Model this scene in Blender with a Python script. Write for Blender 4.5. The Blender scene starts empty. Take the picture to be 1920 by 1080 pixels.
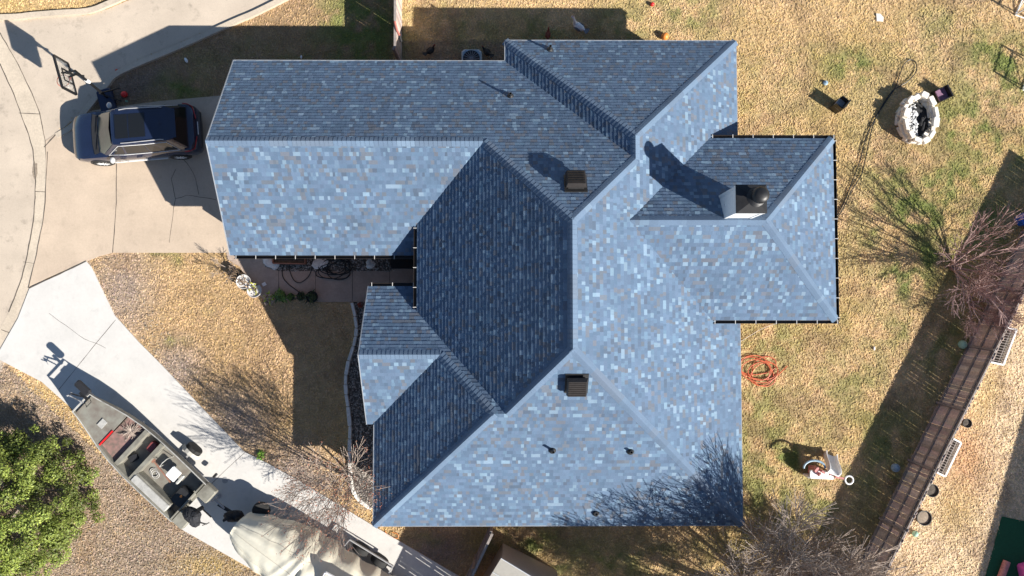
import bpy, math, random
import numpy as np
from mathutils import Vector, Matrix
random.seed(7); rng = np.random.default_rng(11)
R = math.radians
sc = bpy.context.scene
C = sc.collection

# ---------------------------------------------------------------- camera, sky, sun, exposure
F, H, NX, NY = 1330.0, 28.42, 950.0, 598.0        # focal length in photo pixels, height, pixel straight below the drone
nad = Vector((NX - 960, 540 - NY, -F)).normalized()
Q = nad.rotation_difference(Vector((0, 0, -1)))
cam = bpy.data.cameras.new("camera"); cam.sensor_width = 36; cam.lens = F / 1920 * 36; cam.clip_end = 2000
co = bpy.data.objects.new("camera", cam); C.objects.link(co); sc.camera = co
co.location = (0, 0, H); co.rotation_euler = Q.to_euler()
RM = Q.to_matrix()
def W(px, py, z=0.0):
    d = RM @ Vector((px - 960, 540 - py, -F)); k = (H - z) / -d.z
    return Vector((d.x * k, d.y * k, z))
def WP(l, z=0.0): return [W(a, b, z) for a, b in l]

EL = R(32.3); TO = Vector((0.835 * math.cos(EL), -0.55 * math.cos(EL), math.sin(EL))).normalized()
w = bpy.data.worlds.new("World"); sc.world = w; w.use_nodes = True
nt = w.node_tree; nt.nodes.clear()
sky = nt.nodes.new("ShaderNodeTexSky"); sky.sky_type = 'NISHITA'; sky.sun_disc = False
sky.sun_elevation = EL; sky.sun_rotation = math.atan2(TO.x, TO.y); sky.air_density = 1.0; sky.dust_density = 0.4; sky.ozone_density = 2.5
bg = nt.nodes.new("ShaderNodeBackground"); bg.inputs[1].default_value = 0.060
ow = nt.nodes.new("ShaderNodeOutputWorld"); nt.links.new(sky.outputs[0], bg.inputs[0]); nt.links.new(bg.outputs[0], ow.inputs[0])
sl = bpy.data.lights.new("sun", 'SUN'); sl.energy = 5.0; sl.angle = R(0.5); sl.color = (1.0, 0.95, 0.87)
so = bpy.data.objects.new("sun", sl); C.objects.link(so); so.rotation_euler = TO.to_track_quat('Z', 'Y').to_euler()
sc.view_settings.view_transform = 'Standard'; sc.view_settings.look = 'None'
sc.view_settings.exposure = 0.93; sc.view_settings.gamma = 1

# ---------------------------------------------------------------- materials
def mat(name, col, rough=0.8, stains=0.0, metal=0.0, var=0.0, scale=8.0, attr=None, bump=0.0, bscale=60.0, col2=None, var2=0.0, scale2=1.5, spec=0.5, alpha=None, coat=0.0, trans=0.0):
    m = bpy.data.materials.new(name); m.use_nodes = True; t = m.node_tree; N = t.nodes; L = t.links
    b = N["Principled BSDF"]; b.inputs["Roughness"].default_value = rough; b.inputs["Metallic"].default_value = metal
    b.inputs["Specular IOR Level"].default_value = spec; b.inputs["Coat Weight"].default_value = coat
    b.inputs["Transmission Weight"].default_value = trans
    tc = N.new("ShaderNodeNewGeometry"); src = None
    if attr:
        a = N.new("ShaderNodeAttribute"); a.attribute_name = attr; src = a.outputs["Color"]
    def noise(sc_, det=5, rg=0.6):
        n = N.new("ShaderNodeTexNoise"); n.inputs["Scale"].default_value = sc_; n.inputs["Detail"].default_value = det
        n.inputs["Roughness"].default_value = rg; L.new(tc.outputs["Position"], n.inputs["Vector"]); return n.outputs["Fac"]
    def mix(a, bb, f, mode='MIX'):
        x = N.new("ShaderNodeMix"); x.data_type = 'RGBA'; x.blend_type = mode
        for i, v in ((0, f), (6, a), (7, bb)):
            if hasattr(v, "links"): L.new(v, x.inputs[i])
            else: x.inputs[i].default_value = v if i == 0 else (*v, 1)
        return x.outputs[2]
    cur = src if src else col
    if var > 0 or col2:
        f = noise(scale)
        r = N.new("ShaderNodeMapRange"); L.new(f, r.inputs[0]); r.inputs[1].default_value = 0.33; r.inputs[2].default_value = 0.67
        if col2: cur = mix(cur, col2, r.outputs[0])
        else:
            r.inputs[3].default_value = 1 - var; r.inputs[4].default_value = 1 + var
            cm = N.new("ShaderNodeCombineColor")
            for i in range(3): L.new(r.outputs[0], cm.inputs[i])
            cur = mix(cur, cm.outputs[0], 1.0, 'MULTIPLY')
    if var2 > 0:
        f = noise(scale2, 3)
        r = N.new("ShaderNodeMapRange"); L.new(f, r.inputs[0]); r.inputs[1].default_value = 0.3; r.inputs[2].default_value = 0.7
        r.inputs[3].default_value = 1 - var2; r.inputs[4].default_value = 1 + var2
        cm = N.new("ShaderNodeCombineColor")
        for i in range(3): L.new(r.outputs[0], cm.inputs[i])
        cur = mix(cur, cm.outputs[0], 1.0, 'MULTIPLY')
    if stains > 0:
        for sc_, lo, hi, k in ((1.7, .56, .72, stains), (6.0, .60, .74, stains * .8)):
            f = noise(sc_, 6, .68); r = N.new("ShaderNodeMapRange"); L.new(f, r.inputs[0]); r.inputs[1].default_value = lo; r.inputs[2].default_value = hi
            r.inputs[3].default_value = 1; r.inputs[4].default_value = 1 - k; cm = N.new("ShaderNodeCombineColor")
            for i in range(3): L.new(r.outputs[0], cm.inputs[i])
            cur = mix(cur, cm.outputs[0], 1.0, 'MULTIPLY')
    if hasattr(cur, "links"): L.new(cur, b.inputs["Base Color"])
    else: b.inputs["Base Color"].default_value = (*cur, 1)
    if bump > 0:
        bn = N.new("ShaderNodeBump"); bn.inputs["Strength"].default_value = 1; bn.inputs["Distance"].default_value = bump
        L.new(noise(bscale, 4), bn.inputs["Height"]); L.new(bn.outputs[0], b.inputs["Normal"])
    return m

M = dict(
 shingle=mat("shingle", (0.2, 0.25, 0.33), 0.9, attr="col", var=0.10, scale=45, var2=0.07, scale2=0.8, bump=0.003, bscale=160, spec=0.3),
 fascia=mat("fascia", (0.42, 0.40, 0.38), 0.6, var=0.08), soffit=mat("soffit", (0.55, 0.53, 0.5), 0.7),
 brick=mat("brick", (0.30, 0.16, 0.11), 0.9, var=0.25, scale=30, bump=0.006, bscale=40),
 black=mat("black_metal", (0.012, 0.012, 0.013), 0.45, var=0.3), dark=mat("dark_bronze", (0.018, 0.014, 0.012), 0.5, var=0.3),
 trim=mat("drip_edge_metal", (0.27, 0.29, 0.32), 0.5, var=0.1), strap=mat("pale_metal", (0.5, 0.49, 0.47), 0.5, var=0.1), white=mat("white_paint", (0.78, 0.78, 0.77), 0.5, var=0.05, scale=5),
 siding=mat("siding", (0.82, 0.82, 0.81), 0.6, var=0.05, scale=9), steel=mat("steel", (0.35, 0.35, 0.36), 0.35, 0.9, var=0.1),
 street=mat("street_concrete", (0.50, 0.42, 0.335), 0.9, var=0.05, scale=22, var2=0.10, scale2=0.55, stains=.3, bump=0.003, bscale=90),
 gutterpan=mat("kerb_concrete", (0.52, 0.44, 0.345), 0.9, var=0.09, scale=14, var2=0.08, scale2=1.1, stains=.2, bump=0.003, bscale=90),
 drive=mat("old_driveway_concrete", (0.50, 0.40, 0.305), 0.9, var=0.05, scale=18, var2=0.08, scale2=0.75, stains=.16, bump=0.002, bscale=90),
 drive2=mat("new_driveway_concrete", (0.57, 0.55, 0.52), 0.85, var=0.03, scale=10, stains=.12, var2=0.05, scale2=0.9, bump=0.002, bscale=90),
 walk=mat("walk_concrete", (0.40, 0.31, 0.25), 0.9, var=0.08, scale=12, var2=0.1, scale2=1.2, bump=0.002),
 crack=mat("crack_dirt", (0.10, 0.085, 0.07), 1.0, var=0.3), stain=mat("stain", (0.26, 0.21, 0.16), 0.95, var=0.25, scale=12),
 soil=mat("soil_and_thatch", (0.2, 0.15, 0.1), 1.0, attr="col", var=0.16, scale=28, var2=0.10, scale2=3, bump=0.008, bscale=30),
 grass=mat("grass_blade", (0.4, 0.3, 0.15), 0.9, attr="col", spec=0.15),
 litter=mat("leaf_litter", (0.2, 0.14, 0.1), 0.9, attr="col", spec=0.2), stone=mat("gravel_stone", (0.3, 0.28, 0.25), 0.85, attr="col", var=0.15, scale=40),
 dirt=mat("bed_soil", (0.10, 0.085, 0.07), 1.0, var=0.3, scale=14, bump=0.01), blockstone=mat("pale_stone", (0.78, 0.72, 0.63), 0.9, var=0.16, scale=7, bump=0.01, bscale=25),
 soot=mat("soot", (0.02, 0.02, 0.022), 0.9, var=0.4, scale=6), ash=mat("ash", (0.35, 0.35, 0.35), 1.0, attr="col", var=0.3, scale=30, bump=0.01),
 edging=mat("edging_stone", (0.72, 0.70, 0.65), 0.9, var=0.15, scale=12, bump=0.006),
 bark=mat("grey_bark", (0.37, 0.30, 0.25), 0.95, var=0.25, scale=10), redbark=mat("red_bark", (0.34, 0.225, 0.205), 0.95, var=0.25, scale=10),
 leaf=mat("green_leaf", (0.1, 0.18, 0.03), 0.55, attr="col", spec=0.35), budleaf=mat("rusty_bud", (0.25, 0.09, 0.06), 0.8, var=0.3, scale=6),
 fence=mat("weathered_cedar", (0.19, 0.125, 0.10), 0.9, attr="col", var=0.2, scale=14, bump=0.004), rail=mat("grey_rail_wood", (0.27, 0.235, 0.215), 0.9, var=0.18, scale=10),
 paint=mat("dark_blue_paint", (0.010, 0.017, 0.045), 0.22, 0.25, coat=1.0, var=0.1, scale=3), carglass=mat("car_glass", (0.010, 0.011, 0.012), 0.06, spec=0.8),
 wind=mat("windshield_glass", (0.11, 0.125, 0.105), 0.12, spec=0.7, var=0.08, scale=3), chrome=mat("chrome", (0.75, 0.74, 0.72), 0.15, 1.0), rubber=mat("rubber", (0.018, 0.018, 0.018), 0.85, var=0.2),
 redlamp=mat("red_lamp", (0.35, 0.01, 0.01), 0.2, coat=0.5), lamp=mat("lamp_lens", (0.5, 0.5, 0.5), 0.1, coat=0.6), plastic=mat("black_plastic", (0.02, 0.02, 0.021), 0.55, var=0.2),
 bluebase=mat("dark_blue_plastic", (0.01, 0.02, 0.06), 0.5), clear=mat("clear_board", (0.92, 0.92, 0.9), 0.02, trans=0.92, spec=0.3), orange=mat("rim_orange", (0.6, 0.07, 0.03), 0.5),
 red=mat("red_plastic", (0.65, 0.02, 0.02), 0.45, var=0.08), redwood=mat("red_handle", (0.45, 0.16, 0.12), 0.6), olive=mat("boat_camo_paint", (0.27, 0.26, 0.215), 0.75, col2=(0.15, 0.14, 0.115), scale=2.6, bump=0.002),
 boatdeck=mat("boat_deck_carpet", (0.235, 0.23, 0.195), 0.95, col2=(0.165, 0.14, 0.118), scale=3.0), boatrust=mat("faded_red_carpet", (0.30, 0.17, 0.15), 0.95, col2=(0.14, 0.11, 0.09), scale=5.0),
 alu=mat("aluminium", (0.42, 0.41, 0.38), 0.5, 0.5, var=0.15, scale=6), tarp=mat("tan_canvas", (0.76, 0.71, 0.57), 0.85, var=0.05, scale=3, var2=0.06, scale2=0.7, bump=0.006, bscale=12),
 cover=mat("black_canvas", (0.012, 0.013, 0.017), 0.8, var=0.3, scale=6, bump=0.01, bscale=9), hose=mat("black_hose", (0.015, 0.015, 0.015), 0.45), redhose=mat("orange_hose", (0.55, 0.13, 0.06), 0.5),
 terracotta=mat("terracotta", (0.28, 0.13, 0.09), 0.85, var=0.15), planter=mat("planter_wood", (0.26, 0.13, 0.09), 0.8, var=0.2), pot=mat("pale_pot", (0.6, 0.58, 0.56), 0.7, var=0.1),
 palegreen=mat("pale_green_ball", (0.33, 0.55, 0.42), 0.5, var=0.1), blueplastic=mat("blue_plastic", (0.02, 0.12, 0.55), 0.45), paleblue=mat("pale_blue_plastic", (0.25, 0.36, 0.45), 0.5, var=0.2, scale=12),
 orangep=mat("orange_plastic", (0.75, 0.25, 0.05), 0.5, var=0.1), pinkp=mat("pink_plastic", (0.75, 0.12, 0.42), 0.5), purple=mat("purple_cloth", (0.22, 0.12, 0.19), 0.8, var=0.25, scale=9),
 green=mat("green_mat", (0.012, 0.085, 0.035), 0.95, var=0.15, scale=16, bump=0.004), pinkred=mat("faded_pink_plastic", (0.55, 0.22, 0.2), 0.6, var=0.25, scale=12), brownred=mat("brown_red_vinyl", (0.22, 0.05, 0.05), 0.6),
 feather=mat("black_feather", (0.015, 0.014, 0.014), 0.7), redfeather=mat("red_feather", (0.16, 0.04, 0.02), 0.8), whitefeather=mat("white_feather", (0.7, 0.69, 0.68), 0.8, var=0.05), greyfeather=mat("grey_feather", (0.13, 0.14, 0.16), 0.8, var=0.3, scale=25),
 cream=mat("cream_metal", (0.62, 0.57, 0.48), 0.6, var=0.05), yellow=mat("yellow_plastic", (0.7, 0.5, 0.02), 0.5), skin=mat("beak", (0.5, 0.25, 0.05), 0.6))

# ---------------------------------------------------------------- mesh builder
class MB:
    def __init__(s): s.v = []; s.f = []; s.c = []; s.col = (0.5, 0.5, 0.5)
    def add(s, vs, fs, col=None):
        o = len(s.v); s.v += [tuple(v) for v in vs]; s.f += [tuple(i + o for i in f) for f in fs]; s.c += [col or s.col] * len(fs)
    def box(s, c, size, rot=0.0, rx=0.0, ry=0.0, col=None, mtx=None, taper=1.0):
        hx, hy, hz = size[0] / 2, size[1] / 2, size[2] / 2
        m = mtx if mtx is not None else (Matrix.Rotation(rot, 3, 'Z') @ Matrix.Rotation(ry, 3, 'Y') @ Matrix.Rotation(rx, 3, 'X'))
        vs = []
        for z, k in ((-hz, 1), (hz, taper)):
            for x, y in ((-hx, -hy), (hx, -hy), (hx, hy), (-hx, hy)): vs.append(Vector(c) + m @ Vector((x * k, y * k, z)))
        s.add(vs, [(3, 2, 1, 0), (4, 5, 6, 7), (0, 1, 5, 4), (1, 2, 6, 5), (2, 3, 7, 6), (3, 0, 4, 7)], col)
    def bbox(s, c, size, bev=0.02, rot=0.0, col=None):      # box with chamfered edges
        hx, hy, hz = size[0] / 2, size[1] / 2, size[2] / 2; b = min(bev, hx * .9, hy * .9, hz * .9)
        ring = lambda dx, dy, z: [Vector((x, y, z)) for x, y in ((-hx + dx, -hy + dy + 0), (hx - dx, -hy + dy), (hx - dx, hy - dy), (-hx + dx, hy - dy))]
        def oct_(i, z): return [Vector((x, y, z)) for x, y in ((-hx + b + i, -hy + i), (hx - b - i, -hy + i), (hx - i, -hy + b + i), (hx - i, hy - b - i), (hx - b - i, hy - i), (-hx + b + i, hy - i), (-hx + i, hy - b - i), (-hx + i, -hy + b + i))]
        rs = [oct_(b * .6, -hz), oct_(0, -hz + b), oct_(0, hz - b), oct_(b * .6, hz)]
        m = Matrix.Rotation(rot, 3, 'Z'); vs = [Vector(c) + m @ p for r in rs for p in r]; fs = [tuple(range(7, -1, -1)), tuple(range(24, 32))]
        for k in range(3):
            for i in range(8): j = (i + 1) % 8; fs.append((k * 8 + i, k * 8 + j, k * 8 + 8 + j, k * 8 + 8 + i))
        s.add(vs, fs, col)
    def bar(s, a, b, wd, th=None, up=Vector((0, 0, 1)), col=None):
        a, b = Vector(a), Vector(b); d = b - a; L = d.length
        if L < 1e-6: return
        x = d / L; y = up.cross(x)
        if y.length < 1e-3: y = Vector((0, 1, 0)).cross(x)
        y.normalize(); z = x.cross(y)
        m = Matrix((x, y, z)).transposed(); s.box((a + b) / 2, (L, wd, th or wd), mtx=m, col=col)
    def tube(s, pts, r, n=6, closed=False, col=None, caps=True):
        pts = [Vector(p) for p in pts]; k = len(pts); rs = r if hasattr(r, '__len__') else [r] * k; vs = []; fs = []
        ref = None
        for i, p in enumerate(pts):
            if closed: d = pts[(i + 1) % k] - pts[i - 1]
            else: d = pts[min(i + 1, k - 1)] - pts[max(i - 1, 0)]
            d.normalize()
            if ref is None: ref = Vector((0, 0, 1)) if abs(d.z) < .9 else Vector((1, 0, 0))
            u = ref - d * ref.dot(d)
            if u.length < 1e-4: u = d.orthogonal()
            u.normalize(); v = d.cross(u); ref = u
            for j in range(n):
                a = 2 * math.pi * j / n; vs.append(p + (u * math.cos(a) + v * math.sin(a)) * rs[i])
        for i in range(k if closed else k - 1):
            for j in range(n): jj = (j + 1) % n; ii = (i + 1) % k; fs.append((i * n + j, i * n + jj, ii * n + jj, ii * n + j))
        if caps and not closed: fs.append(tuple(range(n - 1, -1, -1))); fs.append(tuple(range((k - 1) * n, k * n)))
        s.add(vs, fs, col)
    def lathe(s, c, prof, n=20, sx=1, sy=1, rot=0.0, col=None, mtx=None):
        vs = []; fs = []; m = mtx if mtx is not None else Matrix.Rotation(rot, 3, 'Z'); k = len(prof)
        for r, z in prof:
            for j in range(n): a = 2 * math.pi * j / n; vs.append(Vector(c) + m @ Vector((r * math.cos(a) * sx, r * math.sin(a) * sy, z)))
        for i in range(k - 1):
            for j in range(n): jj = (j + 1) % n; fs.append((i * n + j, i * n + jj, (i + 1) * n + jj, (i + 1) * n + j))
        if prof[0][0] > 1e-4: fs.append(tuple(range(n - 1, -1, -1)))
        if prof[-1][0] > 1e-4: fs.append(tuple(range((k - 1) * n, k * n)))
        s.add(vs, fs, col)
    def ell(s, c, r, n=12, m=8, mtx=None, col=None, lump=0.0):
        prof = [(math.sin(math.pi * i / m) + 1e-5, -math.cos(math.pi * i / m)) for i in range(m + 1)]
        mm = (mtx if mtx is not None else Matrix.Identity(3)) @ Matrix.Diagonal(Vector(r)); o = len(s.v)
        s.lathe(c, prof, n, mtx=mm, col=col)
        if lump:
            cc = Vector(c)
            for i in range(o, len(s.v)): s.v[i] = tuple(cc + (Vector(s.v[i]) - cc) * random.uniform(1 - lump, 1 + lump))
    def prism(s, poly, z0, z1, col=None):
        n = len(poly); vs = [(p[0], p[1], z0) for p in poly] + [(p[0], p[1], z1) for p in poly]
        ar = sum(poly[i][0] * poly[(i + 1) % n][1] - poly[(i + 1) % n][0] * poly[i][1] for i in range(n))
        if ar < 0: vs = [(p[0], p[1], z0) for p in poly[::-1]] + [(p[0], p[1], z1) for p in poly[::-1]]
        s.add(vs, [tuple(range(n - 1, -1, -1)), tuple(range(n, 2 * n))] + [(i, (i + 1) % n, n + (i + 1) % n, n + i) for i in range(n)], col)
    def ribbon(s, pts, wd, z0, z1, col=None):     # path with width and height
        pts = [Vector((p[0], p[1], 0)) for p in pts]; n = len(pts); L = []; Rr = []
        for i, p in enumerate(pts):
            d = (pts[min(i + 1, n - 1)] - pts[max(i - 1, 0)]).normalized(); nn = Vector((-d.y, d.x, 0)); ww = wd[i] if hasattr(wd, '__len__') else wd
            L.append(p + nn * ww / 2); Rr.append(p - nn * ww / 2)
        vs = []
        for i in range(n):
            zt = z1[i] if hasattr(z1, '__len__') else z1
            vs += [(L[i].x, L[i].y, z0), (Rr[i].x, Rr[i].y, z0), (Rr[i].x, Rr[i].y, zt), (L[i].x, L[i].y, zt)]
        fs = [(0, 1, 2, 3), (4 * n - 1, 4 * n - 2, 4 * n - 3, 4 * n - 4)]
        for i in range(n - 1):
            a = 4 * i; b = a + 4
            for j in range(4): k = (j + 1) % 4; fs.append((a + j, b + j, b + k, a + k))
        s.add(vs, fs, col)
    def build(s, name, m, parent=None, smooth=False, loc=None, flat_angle=None):
        me = bpy.data.meshes.new(name)
        P0 = Vector(loc) if loc is not None else Vector((0, 0, 0))
        par = parent
        off = P0
        if parent is not None: off = parent_world(parent)
        me.from_pydata([tuple(Vector(v) - off) for v in s.v], [], s.f)
        a = me.attributes.new("col", 'FLOAT_COLOR', 'FACE')
        a.data.foreach_set("color", np.array([(*c, 1) for c in s.c], dtype=np.float32).ravel())
        import bmesh
        bm = bmesh.new(); bm.from_mesh(me); bmesh.ops.recalc_face_normals(bm, faces=bm.faces); bm.to_mesh(me); bm.free()
        me.materials.append(m)
        if smooth:
            me.polygons.foreach_set("use_smooth", [True] * len(me.polygons)); me.set_sharp_from_angle(angle=R(flat_angle or 40))
        o = bpy.data.objects.new(name, me); C.objects.link(o)
        if parent is not None: o.parent = parent
        else: o.location = off
        return o
PW = {}
def parent_world(o):
    v = Vector(o.location)
    while o.parent is not None: o = o.parent; v += Vector(o.location)
    return v
def tag(o, label=None, cat=None, group=None, kind=None):
    if label: o["label"] = label
    if cat: o["category"] = cat
    if group: o["group"] = group
    if kind: o["kind"] = kind
    return o
def thing(name, loc, label, cat, group=None):
    o = bpy.data.objects.new(name, None); C.objects.link(o); o.location = Vector(loc); o.empty_display_size = 0.2
    return tag(o, label, cat, group)
def fastmesh(name, verts, faces_n, k, cols, m):   # verts (N,3); k verts per face in order; cols (nf,3)
    me = bpy.data.meshes.new(name); nf = faces_n
    me.vertices.add(len(verts)); me.vertices.foreach_set("co", np.asarray(verts, np.float32).ravel())
    me.loops.add(nf * k); me.loops.foreach_set("vertex_index", np.arange(nf * k, dtype=np.int32))
    me.polygons.add(nf); me.polygons.foreach_set("loop_start", np.arange(0, nf * k, k, dtype=np.int32))
    me.update(calc_edges=True)
    a = me.attributes.new("col", 'FLOAT_COLOR', 'FACE'); cc = np.ones((nf, 4), np.float32); cc[:, :3] = cols; a.data.foreach_set("color", cc.ravel())
    me.materials.append(m); o = bpy.data.objects.new(name, me); C.objects.link(o); return o

def smooth_path(pts, n=6, closed=False):
    pts = [Vector(p) for p in pts]; out = []; k = len(pts)
    rngk = range(k if closed else k - 1)
    for i in rngk:
        p0 = pts[(i - 1) % k] if closed or i > 0 else pts[i]; p1 = pts[i]; p2 = pts[(i + 1) % k]; p3 = pts[(i + 2) % k] if closed or i + 2 < k else p2
        for j in range(n):
            t = j / n; out.append(0.5 * ((2 * p1) + (p2 - p0) * t + (2 * p0 - 5 * p1 + 4 * p2 - p3) * t * t + (3 * p1 - p0 - 3 * p2 + p3) * t ** 3))
    if not closed: out.append(pts[-1])
    return out

# ---------------------------------------------------------------- numpy noise, masks
def vnoise(x, y, s, seed=0):
    g = np.random.default_rng(seed).random((256, 256)); x = x / s + 1000; y = y / s + 1000
    xi = np.floor(x).astype(int); yi = np.floor(y).astype(int); fx = x - xi; fy = y - yi; fx = fx * fx * (3 - 2 * fx); fy = fy * fy * (3 - 2 * fy)
    a = g[xi % 256, yi % 256]; b = g[(xi + 1) % 256, yi % 256]; c = g[xi % 256, (yi + 1) % 256]; d = g[(xi + 1) % 256, (yi + 1) % 256]
    return (a * (1 - fx) + b * fx) * (1 - fy) + (c * (1 - fx) + d * fx) * fy
def fbm(x, y, s, seed=0, o=4):
    t = 0; w_ = 0
    for i in range(o): t = t + vnoise(x, y, s / 2 ** i, seed + i) * 0.6 ** i; w_ += 0.6 ** i
    return t / w_
def inpoly(x, y, poly):
    r = np.zeros(x.shape, bool); n = len(poly)
    for i in range(n):
        x1, y1 = poly[i][0], poly[i][1]; x2, y2 = poly[(i + 1) % n][0], poly[(i + 1) % n][1]
        if y1 == y2: continue
        c = ((y1 > y) != (y2 > y)) & (x < (x2 - x1) * (y - y1) / (y2 - y1) + x1); r ^= c
    return r

# ---------------------------------------------------------------- ground layout (pixel measurements turned into points on the ground)
street_p = WP([(-500, 39), (0, 39), (60, 35), (110, 31), (170, 28), (205, 16), (240, 1), (330, -40), (500, -130), (900, -250), (900, -160), (545, -4), (480, 21), (440, 38), (225, 131), (195, 160), (165, 197), (150, 215), (107, 250), (100, 300), (100, 420), (80, 560), (20, 650), (0, 700), (-120, 860), (-500, 1000)])
pan_out = [(0, 62), (30, 112), (60, 175), (75, 212), (85, 262), (87, 300), (86, 360), (82, 410), (67, 487), (54, 540), (35, 595), (0, 658), (-60, 740), (-160, 850)]
pan_in = [(0, 120), (22, 165), (37, 207), (50, 240), (62, 280), (67, 342), (65, 400), (55, 462), (42, 520), (17, 585), (0, 617), (-60, 705), (-170, 810)]
pan_p = WP([(-200, -140)] + pan_out + pan_in[::-1] + [(-200, -90)])
drive_p = WP([(86, 264), (107, 250), (135, 232), (155, 212), (200, 203), (300, 190), (420, 179), (520, 172), (520, 474), (212, 474), (185, 481), (166, 489), (60, 534), (54, 540), (67, 487), (82, 410), (86, 360), (87, 300)])
drive2_p = WP([(57, 540), (163, 490), (172, 500), (215, 590), (260, 640), (302, 682), (385, 770), (458, 846), (500, 867), (560, 900), (700, 985), (865, 1082), (1010, 1170), (700, 1210), (500, 1086), (477, 1069), (345, 994), (306, 964), (220, 862), (136, 766), (80, 716), (0, 674), (0, 658), (35, 597)])
walk_p = WP([(425, 474), (505, 474), (492, 486), (498, 500), (520, 508), (735, 508), (735, 470), (830, 470), (830, 560), (690, 566), (600, 566), (560, 560), (500, 566), (470, 535), (450, 500), (428, 487)])
bed1_p = WP([(495, 470), (740, 470), (740, 509), (520, 509), (498, 501), (491, 487)])
edge_l = [(661, 567), (668, 600), (669, 625), (662, 655), (651, 690), (649, 720), (651, 745), (657, 790), (657, 830), (656, 870), (661, 915), (675, 938), (697, 953)]
bed2_p = WP(edge_l + [(760, 960), (760, 560)])
nb_mat_p = WP([(1878, 968), (1925, 978), (1960, 990), (1940, 1110), (1842, 1100)])
house_p = [(-9.6, 9.0), (0.3, 9.0), (0.3, 9.8), (8.0, 9.8), (8.0, 6.0), (11.1, 6.0), (11.1, 0.4), (8.0, 0.4), (8.0, -6.95), (-4.3, -6.95), (-4.3, -3.4), (-4.55, -3.4), (-4.55, 0.8), (-2.8, 0.8), (-2.8, 2.7), (-9.6, 2.7)]
hard = [street_p, pan_p, drive_p, drive2_p, walk_p, bed1_p, bed2_p, nb_mat_p, house_p]

def blob(x, y, px, py, rx, ry=None, ang=0):
    c = W(px, py); rx = rx / 46.5; ry = (ry or rx * 46.5) / 46.5; dx = x - c.x; dy = y - c.y; a = R(ang); u = dx * math.cos(a) + dy * math.sin(a); v = -dx * math.sin(a) + dy * math.cos(a)
    return np.clip(1.25 - np.sqrt((u / rx) ** 2 + (v / ry) ** 2), 0, 1)
STRAW = np.array([.68, .475, .25]); GOLD = np.array([.56, .40, .165]); BROWN = np.array([.36, .235, .135]); GREYB = np.array([.35, .265, .20])
GREEN = np.array([.215, .245, .07]); PALE = np.array([.80, .62, .40]); RUST = np.array([.42, .235, .11])
gree = [(680, 55, 80, 110, .9), (620, 45, 40, 40, .5), (340, 165, 50, 30, .75), (1290, 25, 80, 50, .6), (1220, 10, 60, 30, .5), (880, 55, 60, 40, .5), (1010, 60, 70, 40, .55), (1160, 55, 60, 45, .65), (820, 10, 40, 20, .3),
 (1600, 125, 45, 28, .55), (1760, 45, 60, 35, .5), (1900, 120, 60, 60, .7), (1840, 80, 50, 60, .45), (1870, 220, 70, 90, .65), (1780, 240, 50, 60, .45), (1720, 400, 80, 90, .6), (1690, 320, 60, 40, .5), (1780, 340, 60, 60, .5), (1700, 520, 50, 40, .6), (1740, 480, 50, 40, .6), (1660, 450, 40, 40, .5), (1830, 420, 60, 60, .6),
 (1475, 860, 30, 25, .8), (1430, 850, 60, 60, .45), (1540, 930, 50, 50, .35), (1000, 1020, 60, 30, .85), (960, 1010, 70, 40, .6), (1100, 1040, 120, 40, .5), (1060, 1000, 60, 30, .5), (1430, 930, 70, 60, .4), (1700, 620, 40, 30, .3), (1450, 640, 60, 40, .3), (1420, 760, 50, 60, .3), (795, 1010, 30, 15, .5), (1780, 650, 60, 80, .35), (1660, 860, 50, 100, .35), (1600, 720, 60, 50, .25),
 (305, 474, 30, 6, .8), (330, 490, 12, 12, .5), (320, 640, 10, 10, .5), (350, 640, 10, 10, .4), (390, 585, 10, 8, .3), (490, 852, 8, 8, .7), (780, 20, 30, 30, .2), (470, 90, 40, 30, .3), (590, 110, 60, 14, .6), (380, 110, 50, 20, .4)]
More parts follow.
